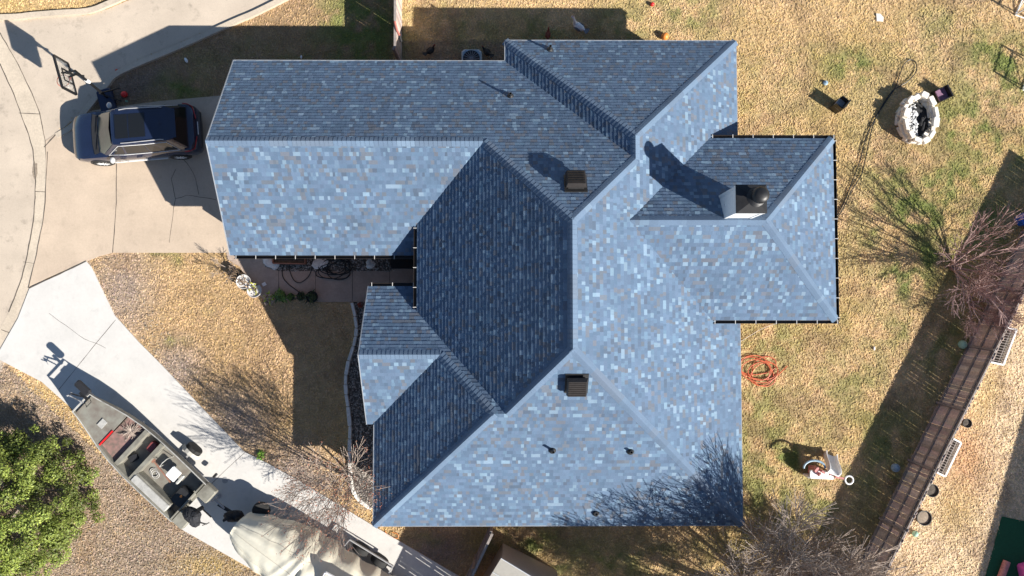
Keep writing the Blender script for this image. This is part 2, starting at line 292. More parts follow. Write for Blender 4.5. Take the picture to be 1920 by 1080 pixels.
def gcol(x, y):
    n1 = fbm(x, y, 2.2, 3); n2 = fbm(x, y, .7, 9, 3); n3 = vnoise(x, y, .16, 21)
    col = np.empty(x.shape + (3,)); col[...] = STRAW
    def mixc(c, f): nonlocal col; f = np.clip(f, 0, 1)[..., None]; col = col * (1 - f) + c * f
    mixc(GOLD, (n1 - .38) * 3 * .6)
    fl = blob(x, y, 430, 640, 330, 260); mixc(BROWN * 1.25, fl * .6)
    mixc(GREYB * 1.25, np.maximum.reduce([blob(x, y, 230, 540, 70, 110), blob(x, y, 330, 690, 60, 60), blob(x, y, 560, 880, 90, 60, -30), blob(x, y, 450, 790, 90, 50, -45)]) * 1.0)
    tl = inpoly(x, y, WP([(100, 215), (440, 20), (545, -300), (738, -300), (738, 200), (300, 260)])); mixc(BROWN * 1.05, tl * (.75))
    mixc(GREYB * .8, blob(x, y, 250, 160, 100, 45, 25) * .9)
    bl = inpoly(x, y, WP([(-300, 500), (0, 674), (310, 970), (500, 1087), (800, 1300), (-400, 1300)])); mixc(GREYB * 1.05, bl * (.7 + .3 * n2))
    mixc(GOLD * .9, bl * blob(x, y, 400, 1060, 90, 30) * .8)
    mixc(GREYB * .85, blob(x, y, 820, 1030, 90, 60))
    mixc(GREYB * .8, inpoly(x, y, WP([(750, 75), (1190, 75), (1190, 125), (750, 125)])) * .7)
    r_ = inpoly(x, y, WP([(1605, 1110), (1920, 450), (2500, 300), (2500, 1400), (1560, 1300)])); mixc(PALE, r_ * 1.0)
    mixc(RUST * 1.5, r_ * blob(x, y, 1810, 860, 60, 90) * .7); mixc(GOLD * 1.1, r_ * np.maximum(blob(x, y, 1850, 740, 30, 80, -20), blob(x, y, 1790, 960, 50, 60)) * .6)
    mixc(BROWN * .9, blob(x, y, 1680, 1060, 40, 20) * .5)
    gm = np.zeros(x.shape)
    for px, py, rx, ry, s_ in gree: gm = np.maximum(gm, blob(x, y, px, py, rx * 1.25, ry * 1.25) * s_)
    gold_zone = inpoly(x, y, WP([(1385, 80), (1920, 80), (1920, 450), (1640, 1080), (950, 1080), (1390, 990)]))
    gm = gm * 1.15 + gold_zone * .30
    mixc(GREEN, gm * np.clip((fbm(x, y, .5, 33, 3) - .30) * 3.6, 0, 1.1))
    mixc(BROWN, np.clip((fbm(x, y, 1.1, 51, 3) - .58) * 3.5, 0, .45))
    return col * (.90 + .20 * n3[..., None]) * (.95 + .24 * (fbm(x, y, .32, 77, 2)[..., None] - .3))
gx = np.concatenate([[-400, -120, -60, -35], np.arange(-26, 26.01, .12), [35, 60, 120, 400]]); gy = np.concatenate([[-400, -120, -60, -25], np.arange(-16, 18.01, .12), [25, 60, 120, 400]])
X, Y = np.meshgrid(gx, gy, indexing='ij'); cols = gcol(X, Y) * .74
inn = (np.abs(X) < 27) & (np.abs(Y) < 19); Z = np.where(inn, (fbm(X, Y, .5, 5, 3) - .5) * .018 - .01, -.02)
bm_v = np.stack([X, Y, Z], -1).reshape(-1, 3); nx, ny = X.shape
ii, jj = np.meshgrid(np.arange(nx - 1), np.arange(ny - 1), indexing='ij'); a = (ii * ny + jj).ravel(); fidx = np.stack([a, a + ny, a + ny + 1, a + 1], -1)
me = bpy.data.meshes.new("ground"); me.vertices.add(len(bm_v)); me.vertices.foreach_set("co", bm_v.astype(np.float32).ravel())
me.loops.add(fidx.size); me.loops.foreach_set("vertex_index", fidx.astype(np.int32).ravel()); me.polygons.add(len(fidx)); me.polygons.foreach_set("loop_start", np.arange(0, fidx.size, 4, dtype=np.int32)); me.update(calc_edges=True)
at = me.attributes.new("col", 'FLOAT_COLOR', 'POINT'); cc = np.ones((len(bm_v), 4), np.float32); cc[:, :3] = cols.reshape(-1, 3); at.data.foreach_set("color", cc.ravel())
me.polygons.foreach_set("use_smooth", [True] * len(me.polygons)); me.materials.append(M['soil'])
g = bpy.data.objects.new("ground", me); C.objects.link(g); g["kind"] = "structure"

def slab(name, poly, z, m):
    b = MB(); b.prism(poly, -.10, z); o = b.build(name, m); o["kind"] = "structure"; return o
street = slab("street", street_p, .012, M['street'])
pan = slab("gutter_pan", pan_p, .018, M['gutterpan'])
drive = slab("driveway", drive_p, .028, M['drive'])
drive2 = slab("new_driveway", drive2_p, .05, M['drive2'])
walk = slab("front_walk", walk_p, .036, M['walk'])
for nme, p in (("gravel_bed", bed1_p), ("gravel_border", bed2_p)): slab(nme, p, .022, M['dirt'])
def crackline(pts, wd, z, parent, name, m=None, jit=.02):
    p = [Vector(q) for q in WP(pts)]; out = []
    for a_, b_ in zip(p[:-1], p[1:]):
        n = max(2, int((b_ - a_).length / .25))
        for i in range(n): q = a_.lerp(b_, i / n); out.append(q + Vector((random.uniform(-jit, jit), random.uniform(-jit, jit), 0)))
    out.append(p[-1]); b = MB(); b.ribbon(out, [wd * random.uniform(.5, 1.2) for _ in out], z - .006, z + .0035); return b.build(name, m or M['crack'], parent)
crackline([(219, 300), (219, 380), (216, 420), (212, 474)], .035, .028, drive, "joint", jit=.006)
for l in ([(405, 374), (375, 370), (350, 366), (330, 373), (327, 390), (322, 420), (318, 455)], [(374, 364), (368, 335), (358, 315), (345, 300)], [(330, 372), (322, 335), (330, 318)]): crackline(l, .018, .028, drive, "crack")
crackline([(90, 285), (87, 340), (86, 380), (82, 412), (67, 487), (54, 540)], .03, .028, drive, "joint", jit=.01)
crackline(pan_in[:-3], .04, .018, pan, "joint", jit=.015); crackline(pan_out[:6], .03, .018, pan, "joint", jit=.01)
crackline([(107, 250), (95, 262), (84, 276)], .05, .028, drive, "crack")
crackline([(57, 540), (100, 520), (163, 490)], .04, .05, drive2, "joint", jit=.008)
for a_, b_ in (((67, 359), (86, 360)), ((44, 491), (66, 494)), ((3, 618), (22, 625)), ((36, 212), (75, 214))): crackline([a_, b_], .025, .018, pan, "joint", jit=.004)
for l in ([(94, 588), (125, 610), (160, 635), (182, 643), (200, 653)],): crackline(l, .014, .05, drive2, "crack")
for l in ([(218, 600), (182, 643), (150, 683), (112, 730)], [(460, 848), (425, 880), (392, 912)], [(560, 1086), (600, 1040), (640, 950)]): crackline(l, .02, .05, drive2, "joint", jit=.003)
for x in (523, 592, 661, 731): crackline([(x, 508), (x, 564)], .022, .036, walk, "joint", jit=.003)
def stainblob(px, py, rx, ry, z, parent, m=None, name="stain"):
    c = W(px, py); n = 22; p = []
    for i in range(n):
        a_ = 2 * math.pi * i / n; k = random.uniform(.7, 1.1); p.append((c.x + rx / 46.5 * math.cos(a_) * k, c.y + ry / 46.5 * math.sin(a_) * k))
    b = MB(); b.prism(p, z - .005, z + .003); b.build(name, m or M['stain'], parent)
stainblob(66, 320, 6, 17, .018, pan)
# kerbs
kb = MB()
kl = smooth_path(WP([(560, -14), (482, 25), (442, 42), (340, 88), (228, 136), (199, 164), (168, 202), (138, 236), (106, 255)]), 4)
kb.ribbon(kl, .22, -.05, [.13 - .11 * max(0, (i - len(kl) * .72) / (len(kl) * .28)) for i in range(len(kl))]); kbo = kb.build("kerb", M['gutterpan']); kbo["kind"] = "structure"
kb = MB(); kb.ribbon(smooth_path(WP([(-300, 36), (0, 34), (60, 30), (110, 26), (168, 22), (202, 10), (238, -6), (330, -50), (520, -140)]), 4), .22, -.05, .12); o = kb.build("kerb", M['gutterpan']); o["kind"] = "structure"
# garden edging stones
ep = [Vector(p) for p in WP(edge_l)]; eo = thing("garden_edging", ep[6], "curving row of pale edging stones between lawn and gravel border", "edging")
sp = smooth_path(ep, 5); acc = 0; cur = sp[0]; k = 0
i = 0
while i < len(sp) - 1:
    j = min(i + random.choice((3, 4)), len(sp) - 1)
    b = MB(); d = (sp[j] - sp[i]); mid = (sp[i] + sp[j]) / 2; b.bbox((mid.x, mid.y, .06), (d.length * .97, .14 + random.uniform(-.02, .02), .14), .025, math.atan2(d.y, d.x) + random.uniform(-.04, .04)); b.build("edging_stone", M['edging'], eo); i = j

# gravel
def gravel(polys, dens, name, smin, smax, z):
    vs = []; cs = []
    B = [Vector(v) for v in ((1, 0, 0), (0, 1, 0), (-1, 0, 0), (0, -1, 0), (0, 0, 1), (0, 0, -1))]; FI = [(0, 1, 4), (1, 2, 4), (2, 3, 4), (3, 0, 4), (1, 0, 5), (2, 1, 5), (3, 2, 5), (0, 3, 5)]
    for poly in polys:
        xs = [p[0] for p in poly]; ys = [p[1] for p in poly]; n = int((max(xs) - min(xs)) * (max(ys) - min(ys)) * dens)
        px = rng.uniform(min(xs), max(xs), n); py = rng.uniform(min(ys), max(ys), n); ok = inpoly(px, py, poly) & ~inpoly(px, py, house_p)
        for x, y in zip(px[ok], py[ok]):
            s_ = random.uniform(smin, smax); m = Matrix.Rotation(random.uniform(0, 6.3), 3, 'Z') @ Matrix.Rotation(random.uniform(-.6, .6), 3, 'X')
            pts = [Vector((x, y, z + s_ * .3)) + m @ Vector((v.x * s_ * random.uniform(.7, 1.2), v.y * s_ * .8, v.z * s_ * .55)) for v in B]
            c = random.uniform(.12, .5); c = (c * 1.03, c * .93, c * .82)
            for f in FI: vs += [pts[i] for i in f]; cs.append(c)
    o = fastmesh(name, np.array([tuple(v) for v in vs]), len(cs), 3, np.array(cs), M['stone']); o["kind"] = "stuff"; return o
gravel([bed1_p, bed2_p], 330, "gravel", .02, .055, .02)["label"] = "mixed grey river gravel in the beds beside the house"
for px, py, s_ in ((505, 492, 14), (517, 499, 9), (695, 497, 10), (600, 494, 16), (692, 490, 7)):
    b = MB(); c = W(px, py, .07); b.ell(c, (s_ / 46, s_ / 70, .07), 8, 5, Matrix.Rotation(random.uniform(0, 3), 3, 'Z'), lump=.12)
    tag(b.build("landscape_rock", M['edging'], loc=c), {505: "large pale rock at the west end of the gravel bed by the planter", 517: "small pale rock by the walk edge near the west end of the gravel bed", 695: "angular pale rock in the gravel bed right of the black hose coil", 600: "broad tan rock left of the black hose coil in the gravel bed", 692: "small rock against the gutter right of the hose coil"}[px], "rock", "rocks in the gravel bed")

# ---------------------------------------------------------------- grass and litter (uncountable)
def scatter(n, x0, x1, y0, y1, margin_polys):
    x = rng.uniform(x0, x1, n); y = rng.uniform(y0, y1, n); bad = np.zeros(n, bool)
    jx = x + (vnoise(x, y, .22, 91) - .5) * .16; jy = y + (vnoise(x, y, .22, 92) - .5) * .16     # ragged lawn edges
    for p in margin_polys: bad |= inpoly(jx, jy, p) & (inpoly(x, y, p) | (rng.random(n) < .8))
    return x[~bad], y[~bad]
x, y = scatter(520000, -22.5, 22.5, -12.5, 14.2, hard)
keep = rng.random(len(x)) < (.45 + .8 * fbm(x, y, .35, 71, 2)); x, y = x[keep], y[keep]; n = len(x)
an = rng.uniform(0, 2 * math.pi, n); ln = rng.uniform(.05, .13, n); wd = rng.uniform(.010, .024, n); hz = rng.uniform(.015, .045, n)
dx, dy = np.cos(an), np.sin(an)
v = np.empty((n, 3, 3)); v[:, 0] = np.stack([x - dy * wd, y + dx * wd, np.zeros(n) + .01], -1); v[:, 1] = np.stack([x + dy * wd, y - dx * wd, np.zeros(n) - .01], -1); v[:, 2] = np.stack([x + dx * ln, y + dy * ln, hz], -1)
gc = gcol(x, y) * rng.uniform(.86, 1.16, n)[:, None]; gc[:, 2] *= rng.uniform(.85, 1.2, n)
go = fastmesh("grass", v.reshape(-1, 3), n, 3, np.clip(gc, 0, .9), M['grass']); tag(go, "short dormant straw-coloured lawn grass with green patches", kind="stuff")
# dry leaves
lp = [WP([(-30, 690), (0, 680), (140, 772), (306, 970), (477, 1075), (520, 1100), (-30, 1100)]), WP([(165, 490), (215, 478), (270, 560), (360, 680), (470, 800), (600, 880), (700, 950), (690, 978), (560, 896), (460, 842), (385, 766), (302, 678), (215, 586)])]
vs = []; cs = []
for poly, dens in zip(lp, (110, 50)):
    xs = [p[0] for p in poly]; ys = [p[1] for p in poly]; n = int((max(xs) - min(xs)) * (max(ys) - min(ys)) * dens); px = rng.uniform(min(xs), max(xs), n); py = rng.uniform(min(ys), max(ys), n)
    ok = inpoly(px, py, poly) & ~inpoly(px, py, drive2_p); px, py = px[ok], py[ok]; n = len(px)
    s_ = rng.uniform(.018, .042, n); a_ = rng.uniform(0, 6.3, n); z = rng.uniform(.01, .035, n); q = np.empty((n, 4, 3))
    for i, (u, t_) in enumerate(((-1, 0), (0, -.6), (1, 0), (0, .6))):
        q[:, i] = np.stack([px + s_ * (u * np.cos(a_) - t_ * np.sin(a_)), py + s_ * (u * np.sin(a_) + t_ * np.cos(a_)), z + rng.uniform(-.008, .012, n)], -1)
    vs.append(q.reshape(-1, 3)); c = rng.uniform(.27, .42, n)[:, None] * np.array([1.0, .81, .61]) + rng.uniform(0, .03, (n, 3)); cs.append(c)
vs = np.concatenate(vs); cs = np.concatenate(cs); tag(fastmesh("leaf_litter", vs, len(cs), 4, cs, M['litter']), "grey-brown fallen leaves on the dry ground by the driveway", kind="stuff")
# ---------------------------------------------------------------- house
H = 28.60   # roof heights below were measured from the eaves; the whole house is lowered to its floor at the end
house = thing("brick_house", (1.0, 1.0, 0.18), "large brick house under a blue-grey shingle hip roof, filling the middle of the plot", "house")
PX = dict(N=lambda X, Y: 3 + .7 * (9.43 - Y), S=lambda X, Y: 3 + .7 * (Y - 2.3))
ZN = lambda x, y: 3 + .7 * (9.43 - y); ZS = lambda x, y: 3 + .7 * (y - 2.3); ZC = lambda x, y: 6.0447 + .735 * x; ZD = lambda x, y: 3 + .7 * (8.42 - x)
ZB = lambda x, y: 3 + .7 * (10.2 - y); ZBW = lambda x, y: 3 + .7 * (x + .06); ZSS = lambda x, y: 3 + .7 * (y + 7.35); ZF = lambda x, y: 3 + .7 * (x + 4.74)
ZEN = lambda x, y: 4.76 - .7 * (y + 1.2); ZES = lambda x, y: 4.76 + .7 * (y + 1.2); ZGN = lambda x, y: 3.88 + .7 * (6.375 - y); ZGS = lambda x, y: 3.88 + .7 * (y + .04); ZGE = lambda x, y: 3.88 + .7 * (11.53 - x)
_k = lambda f: (lambda x, y: 3 + (f(x, y) - 3) * .953)
ZN, ZS, ZC, ZD, ZB, ZBW, ZSS, ZF, ZEN, ZES, ZGN, ZGE, ZGS = [_k(f) for f in (ZN, ZS, ZC, ZD, ZB, ZBW, ZSS, ZF, ZEN, ZES, ZGN, ZGE, ZGS)]
FACES = [  # plane, uphill direction in plan, plan polygon
 (ZN, (0, -1), [(-9.97, 9.43), (-.06, 9.43), (4.18, 5.19), (1.9857, 2.996), (-.747, 5.865), (-9.9, 5.865)]),
 (ZS, (0, 1), [(-9.97, 2.3), (-2.75, 2.3), (-2.75, 3.762), (-.747, 5.865), (-9.9, 5.865)]),
 (ZC, (1, 0), [(-3.15, .27), (-.017, -3.018), (1.9857, -.9157), (1.9857, 2.996), (-.747, 5.865), (-3.15, 3.342)]),
 (ZD, (-1, 0), [(8.42, 10.2), (8.42, -7.35), (1.9857, -.9157), (1.9857, 2.996), (4.18, 5.19), (4.18, 5.96)]),
 (ZB, (0, -1), [(-.06, 10.2), (8.42, 10.2), (4.18, 5.96)]),
 (ZBW, (1, 0), [(-.06, 10.2), (-.06, 9.43), (4.18, 5.19), (4.18, 5.96)]),
 (ZSS, (0, 1), [(-4.74, -7.35), (8.42, -7.35), (1.9857, -.9157), (-.017, -3.018), (-.41, -3.018)]),
 (ZF, (1, 0), [(-4.74, -7.35), (-.41, -3.018), (-2.2257, -1.2), (-4.74, -3.714)]),
 (ZEN, (0, -1), [(-4.97, 1.17), (-2.75, 1.17), (-2.75, -.1485), (-.017, -3.018), (-.41, -3.018), (-2.2257, -1.2), (-4.97, -1.2)]),
 (ZES, (0, 1), [(-5.0, -3.76), (-4.68, -3.76), (-4.66, -3.64), (-2.2257, -1.2), (-4.97, -1.2)]),
 (ZGN, (0, -1), [(7.163, 6.375), (11.53, 6.375), (8.3225, 3.1675), (3.956, 3.1675)]),
 (ZGE, (-1, 0), [(11.53, 6.375), (11.53, -.04), (8.3225, 3.1675)]),
 (ZGS, (0, 1), [(7.163, -.04), (11.53, -.04), (8.3225, 3.1675), (3.956, 3.1675)])]
PAL = [((.098, .150, .228), 48), ((.086, .132, .203), 22), ((.116, .137, .174), 14), ((.120, .185, .268), 11), ((.172, .25, .335), 7), ((.080, .112, .164), 5)]
def shcol():
    r = random.uniform(0, sum(p[1] for p in PAL)); 
    for c, w_ in PAL:
        r -= w_
        if r <= 0: break
    k = random.uniform(.9, 1.1); return (c[0] * k * random.uniform(.96, 1.04), c[1] * k, c[2] * k)
def clip(poly, axis, val, keep_gt):
    out = []; n = len(poly)
    for i in range(n):
        a_, b_ = poly[i], poly[(i + 1) % n]; da = a_[axis] - val; db = b_[axis] - val
        if not keep_gt: da, db = -da, -db
        if da >= 0: out.append(a_)
        if (da > 0 and db < 0) or (da < 0 and db > 0):
            t = da / (da - db); out.append((a_[0] + (b_[0] - a_[0]) * t, a_[1] + (b_[1] - a_[1]) * t))
    return out
sh = MB(); under = MB(); COURSE = .145
for fi, (zf, up, poly) in enumerate(FACES):
    g_ = zf(up[0], up[1]) - zf(0, 0); k = math.sqrt(1 + g_ * g_); udir = Vector((up[1], -up[0]))      # u along the eave
    # plan -> (u,v): v in slope length
    v0 = min(p[0] * up[0] + p[1] * up[1] for p in poly)
    uv = [((p[0] * udir.x + p[1] * udir.y), (p[0] * up[0] + p[1] * up[1] - v0) * k) for p in poly]
    nrm = Vector((-up[0] * g_, -up[1] * g_, 1)).normalized()
    def w3(u, v_, h):
        s_ = v0 + v_ / k; x_ = u * udir.x + s_ * up[0]; y_ = u * udir.y + s_ * up[1]; return Vector((x_, y_, zf(x_, y_))) + nrm * h
    vmax = max(p[1] for p in uv); row = 0; vv = 0
    while vv < vmax:
        strip = clip(clip(uv, 1, vv, True), 1, vv + COURSE, False)
        if len(strip) >= 3:
            us = [p[0] for p in strip]; u = min(us) - random.uniform(0, .3); um = max(us); last = None
            while u < um:
                wdt = random.choice((.08, .10, .12, .13, .15, .17)); tab = clip(clip(strip, 0, u, True), 0, u + wdt, False); u += wdt
                if len(tab) < 3: continue
                ar = abs(sum(tab[i][0] * tab[(i + 1) % len(tab)][1] - tab[(i + 1) % len(tab)][0] * tab[i][1] for i in range(len(tab)))) / 2
                if ar < 2e-4: continue
                raised = random.random() < .5; lift = .0105 + (.004 if raised else 0)
                c = last if (last and random.random() < .10) else shcol(); last = c
                tops = [w3(p[0], p[1], lift * (1 - (p[1] - vv) / COURSE) + .001) for p in tab]; lows = [w3(p[0], p[1], -.004) for p in tab]; n_ = len(tab)
                fs = [tuple(range(n_))] + [(i, (i + 1) % n_, n_ + (i + 1) % n_, n_ + i) for i in range(n_) if not (abs(tab[i][1] - vv - COURSE) < 1e-5 and abs(tab[(i + 1) % n_][1] - vv - COURSE) < 1e-5)]
                sh.add(tops + lows, fs, c)
        vv += COURSE; row += 1
    P3 = [Vector((p[0], p[1], zf(*p) - .006)) for p in poly]; Q3 = [Vector((p[0], p[1], zf(*p) - .15)) for p in poly]; n_ = len(poly)
    under.add(P3 + Q3, [tuple(range(n_)), tuple(range(2 * n_ - 1, n_ - 1, -1))] + [(i, (i + 1) % n_, n_ + (i + 1) % n_, n_ + i) for i in range(n_)])
roof = sh.build("roof", M['shingle'], house)
under.build("roof_deck", M['fascia'], roof)
# ridge and hip caps
def capline(a_, b_, za, zb, side, name="ridge_cap"):
    """a_->b_ in plan, low to high; side = two plane functions either side"""
    za = 3 + (za - 3) * .953; zb = 3 + (zb - 3) * .953; A = Vector((*a_, za)); B = Vector((*b_, zb)); d = (B - A); L = d.length; d.normalize(); h = Vector((d.y, -d.x, 0)).normalized()
    m = MB(); s_ = 0; t = Vector((d.x, d.y, 0)).normalized(); last = shcol(); hw = .155
    def pt(p, sgn):
        q = p + h * sgn * hw; zz = min(side[0](q.x, q.y), side[1](q.x, q.y)); return Vector((q.x, q.y, zz))
    while s_ < L:
        e = min(s_ + .15, L); p0 = A + d * s_; p1 = A + d * (e + .02); l0, l1 = .030, .017
        if random.random() < .3: last = shcol()
        c = tuple(.6 * b0 + .4 * v_ for b0, v_ in zip((.125, .180, .26), last)); ps = []
        for p, l in ((p0, l0), (p1, l1)):
            for sg, ex in ((-1, 0), (-.45, .004), (0, .006), (.45, .004), (1, 0)):
                q = p + h * sg * hw; zz = min(side[0](q.x, q.y), side[1](q.x, q.y)); ps.append(Vector((q.x, q.y, zz + l * (1 if abs(sg) < .9 else .8) + ex)))
        lo = [p - Vector((0, 0, .05)) for p in ps]; n5 = 5; vs = ps + lo
        fs = [(i, i + 1, i + 6, i + 5) for i in range(4)] + [(i, i + 1, i + 11, i + 10) for i in range(4)] + [(0, 5, 15, 10), (4, 9, 19, 14)]
        m.add(vs, fs, c); s_ += .15
    return m.build(name, M['shingle'], roof)
capline((-9.93, 5.865), (-.80, 5.865), 5.4955, 5.4955, (ZN, ZS))
capline((-.747, 5.865), (1.9857, 2.996), 5.4955, 7.504, (ZN, ZC))
capline((1.9857, 2.996), (1.9857, -.9157), 7.504, 7.504, (ZC, ZD))
capline((4.18, 5.19), (1.9857, 2.996), 5.968, 7.504, (ZN, ZD))
capline((4.18, 5.96), (4.18, 5.19), 5.968, 5.968, (ZBW, ZD))
capline((-.06, 10.2), (4.18, 5.96), 3, 5.968, (ZB, ZBW)); capline((8.42, 10.2), (4.18, 5.96), 3, 5.968, (ZB, ZD))
capline((8.42, -7.35), (1.9857, -.9157), 3, 7.504, (ZD, ZSS)); capline((-.017, -3.018), (1.9857, -.9157), 6.03, 7.504, (ZC, ZSS))
capline((-4.74, -7.35), (-.41, -3.018), 3, 6.03, (ZF, ZSS)); capline((-2.2257, -1.2), (-.41, -3.018), 4.76, 6.03, (ZF, ZEN)); capline((-4.95, -1.2), (-2.2257, -1.2), 4.76, 4.76, (ZEN, ZES))
capline((11.53, 6.375), (8.3225, 3.1675), 3.88, 6.125, (ZGN, ZGE)); capline((11.53, -.04), (8.3225, 3.1675), 3.88, 6.125, (ZGS, ZGE)); capline((8.3225, 3.1675), (3.956, 3.1675), 6.125, 6.125, (ZGN, ZGS))
# walls
wb = MB()
def wall(poly, z): wb.prism(poly, 0, z)
wall([(-9.5, 2.75), (-9.5, 9.0), (.4, 9.0), (.4, 2.75)], 2.84); wall([(.38, -1), (.38, 9.8), (8.0, 9.8), (8.0, -1)], 2.86); wall([(-4.3, -6.9), (8.02, -6.9), (8.02, -.8), (-4.3, -.8)], 2.85)
wall([(-4.5, -3.35), (-4.5, .75), (-2.9, .75), (-2.9, -3.35)], 2.83); wall([(-2.7, .0), (-2.7, 3.2), (.5, 3.2), (.5, .0)], 3.5); wall([(7.9, .4), (7.9, 5.95), (11.1, 5.95), (11.1, .4)], 3.72)
wb.add([(-9.5, 2.75, 2.84), (-9.5, 9.0, 2.84), (-9.5, 5.865, 5.1), (-9.3, 2.75, 2.84), (-9.3, 9.0, 2.84), (-9.3, 5.865, 5.1)], [(0, 1, 2), (3, 5, 4), (0, 2, 5, 3), (1, 4, 5, 2)])
wb.add([(-4.5, -3.35, 2.83), (-4.5, .75, 2.83), (-4.5, -1.2, 4.3), (-4.3, -3.35, 2.83), (-4.3, .75, 2.83), (-4.3, -1.2, 4.3)], [(0, 1, 2), (3, 5, 4), (0, 2, 5, 3), (1, 4, 5, 2)])
wb.build("wall", M['brick'], house)
b = MB(); b.box((-9.53, 5.1, 1.12), (.06, 4.9, 2.2)); gd = b.build("garage_door", M['white'], house)
b = MB(); [b.box((-9.575, 5.1, z), (.03, 4.8, .02)) for z in (.55, 1.1, 1.65)]; b.build("door_panel_line", M['steel'], gd)
def window(x, y, z, w_, h_, ax):
    b = MB(); s = (.06, w_, h_) if ax == 'x' else (w_, .06, h_); b.box((x, y, z), s); f = b.build("window", M['white'], house)
    b = MB(); s = (.08, w_ - .14, h_ - .14) if ax == 'x' else (w_ - .14, .08, h_ - .14); b.box((x, y, z), s); b.build("pane", M['carglass'], f)
for a_ in ((-4.52, -1.2, 1.4, 1.6, 1.3, 'x'), (-4.32, -5.3, 1.4, 1.4, 1.3, 'x'), (-1, -6.92, 1.5, 1.5, 1.2, 'y'), (5, -6.92, 1.5, 1.5, 1.2, 'y'), (8.04, -4, 1.5, 1.5, 1.2, 'x'), (11.12, 3.2, 1.7, 2.4, 1.4, 'x'), (-6.5, 2.73, 1.4, 1.3, 1.2, 'y'), (3.5, 9.82, 1.5, 1.4, 1.2, 'y'), (-6, 9.02, 1.5, .9, 1.0, 'y')): window(*a_)
b = MB(); b.box((-2.73, 1.9, 1.05), (.06, .95, 2.1)); fd = b.build("front_door", M['brownred'], house)
b = MB(); b.ell((-2.79, 1.55, 1.0), (.03, .03, .03)); b.build("handle", M['chrome'], fd)
# gutters
def gutter(a_, b_, z, out, straps):
    a_ = Vector((*a_, z)); b_ = Vector((*b_, z)); o_ = Vector((*out, 0)); m = MB(); d = (b_ - a_).normalized(); W_ = .115; ins = [(0.0, .0), (0, -.10), (.02, -.115), (W_ - .02, -.115), (W_, -.08), (W_, .0), (W_ - .015, .0), (W_ - .015, -.07), (W_ - .03, -.10), (.03, -.10), (.015, -.09), (.015, .0)]
    A = [a_ + o_ * (.01 + p[0]) + Vector((0, 0, p[1] - .01)) for p in ins]; B = [b_ + o_ * (.01 + p[0]) + Vector((0, 0, p[1] - .01)) for p in ins]; n_ = len(ins)
    m.add(A + B, [(i, (i + 1) % n_, n_ + (i + 1) % n_, n_ + i) for i in range(n_)] + [tuple(range(n_)), tuple(range(2 * n_ - 1, n_ - 1, -1))]); gt = m.build("gutter", M['dark'], house)
    L = (b_ - a_).length; n_ = max(2, round(L / .72))
    for i in range(n_ + 1):
        p = a_ + d * (.08 + (L - .16) * i / n_) + Vector((0, 0, .0)); b2 = MB(); b2.bar(p - o_ * .02, p + o_ * .14, .022, .012); b2.build("gutter_strap", M['strap'], gt)
gutter((-9.85, 2.3), (-3.27, 2.3), 3, (0, -1), 1); gutter((-3.15, .33), (-3.15, 3.28), 3.69, (-1, 0), 1); gutter((-4.93, 1.17), (-3.28, 1.17), 3.1, (0, 1), 1)
gutter((7.2, 6.375), (11.66, 6.375), 3.835, (0, 1), 1); gutter((11.53, 6.375), (11.53, -.04), 3.835, (1, 0), 1); gutter((7.2, -.04), (11.66, -.04), 3.835, (0, -1), 1)
# pale drip edge along the eaves without a gutter, bird stops at rakes
de = MB()
for a_, b_, z in (((-9.97, 9.44), (-.07, 9.44), 2.99), ((-.07, 9.44), (-.07, 10.21), 2.99), ((-.07, 10.21), (8.43, 10.21), 2.99), ((8.43, 10.21), (8.43, -7.36), 2.99), ((8.43, -7.36), (-4.75, -7.36), 2.99), ((-4.75, -7.36), (-4.75, -3.78), 2.99)):
    de.bar((*a_, z), (*b_, z), .03, .05)
for a_, b_, z0, z1 in (((-9.985, 9.44), (-9.915, 5.865), 2.99, 5.38), ((-9.985, 2.3), (-9.915, 5.865), 2.99, 5.38), ((-4.985, 1.17), (-4.985, -1.2), 3.08, 4.68), ((-5.015, -3.77), (-4.985, -1.2), 2.95, 4.68)): de.bar((*a_, z0), (*b_, z1), .03, .05)
de.build("drip_edge", M['trim'], house)
# chimney: base on the G wing, leaning outwards only by perspective
def P_on(px, py, zf):      # pixel on a roof plane
    lo = W(px, py, 0); hi = W(px, py, 10); a_ = 0; b_ = 10
    for _ in range(40):
        m_ = (a_ + b_) / 2; q = W(px, py, m_)
        if q.z > zf(q.x, q.y): b_ = m_
        else: a_ = m_
    return W(px, py, a_)
CT = 7.2
c1 = W(1381.5, 348.5, CT); c2 = W(1435.5, 398, CT); cx, cy = (c1.x + c2.x) / 2, (c1.y + c2.y) / 2; cw, ch = abs(c2.x - c1.x), abs(c1.y - c2.y)
b = MB(); b.box((cx, cy, (CT + 4.6) / 2), (cw, ch, CT - 4.6)); chim = b.build("chimney", M['siding'], house)
b = MB()
for sx in (-1, 1):
    for sy in (-1, 1): b.box((cx + sx * (cw / 2 - .03), cy + sy * (ch / 2 - .03), (CT + 4.6) / 2), (.09, .09, CT - 4.62))
b.box((cx, cy, CT - .12), (cw + .05, ch + .05, .14)); b.build("corner_trim", M['white'], chim)
b = MB(); hw, hh = cw / 2 + .035, ch / 2 + .035; zc = CT - .02
b.add([(cx - hw, cy - hh, zc), (cx + hw, cy - hh, zc), (cx + hw, cy + hh, zc), (cx - hw, cy + hh, zc), (cx - hw, cy - hh, zc + .05), (cx + hw, cy - hh, zc + .05), (cx + hw, cy + hh, zc + .05), (cx - hw, cy + hh, zc + .05), (cx + .1, cy, zc + .12)], [(0, 1, 5, 4), (1, 2, 6, 5), (2, 3, 7, 6), (3, 0, 4, 7), (4, 5, 8), (5, 6, 8), (6, 7, 8), (7, 4, 8)]); b.build("chimney_cap", M['black'], chim)
fx, fy = cx + .12, cy + .04
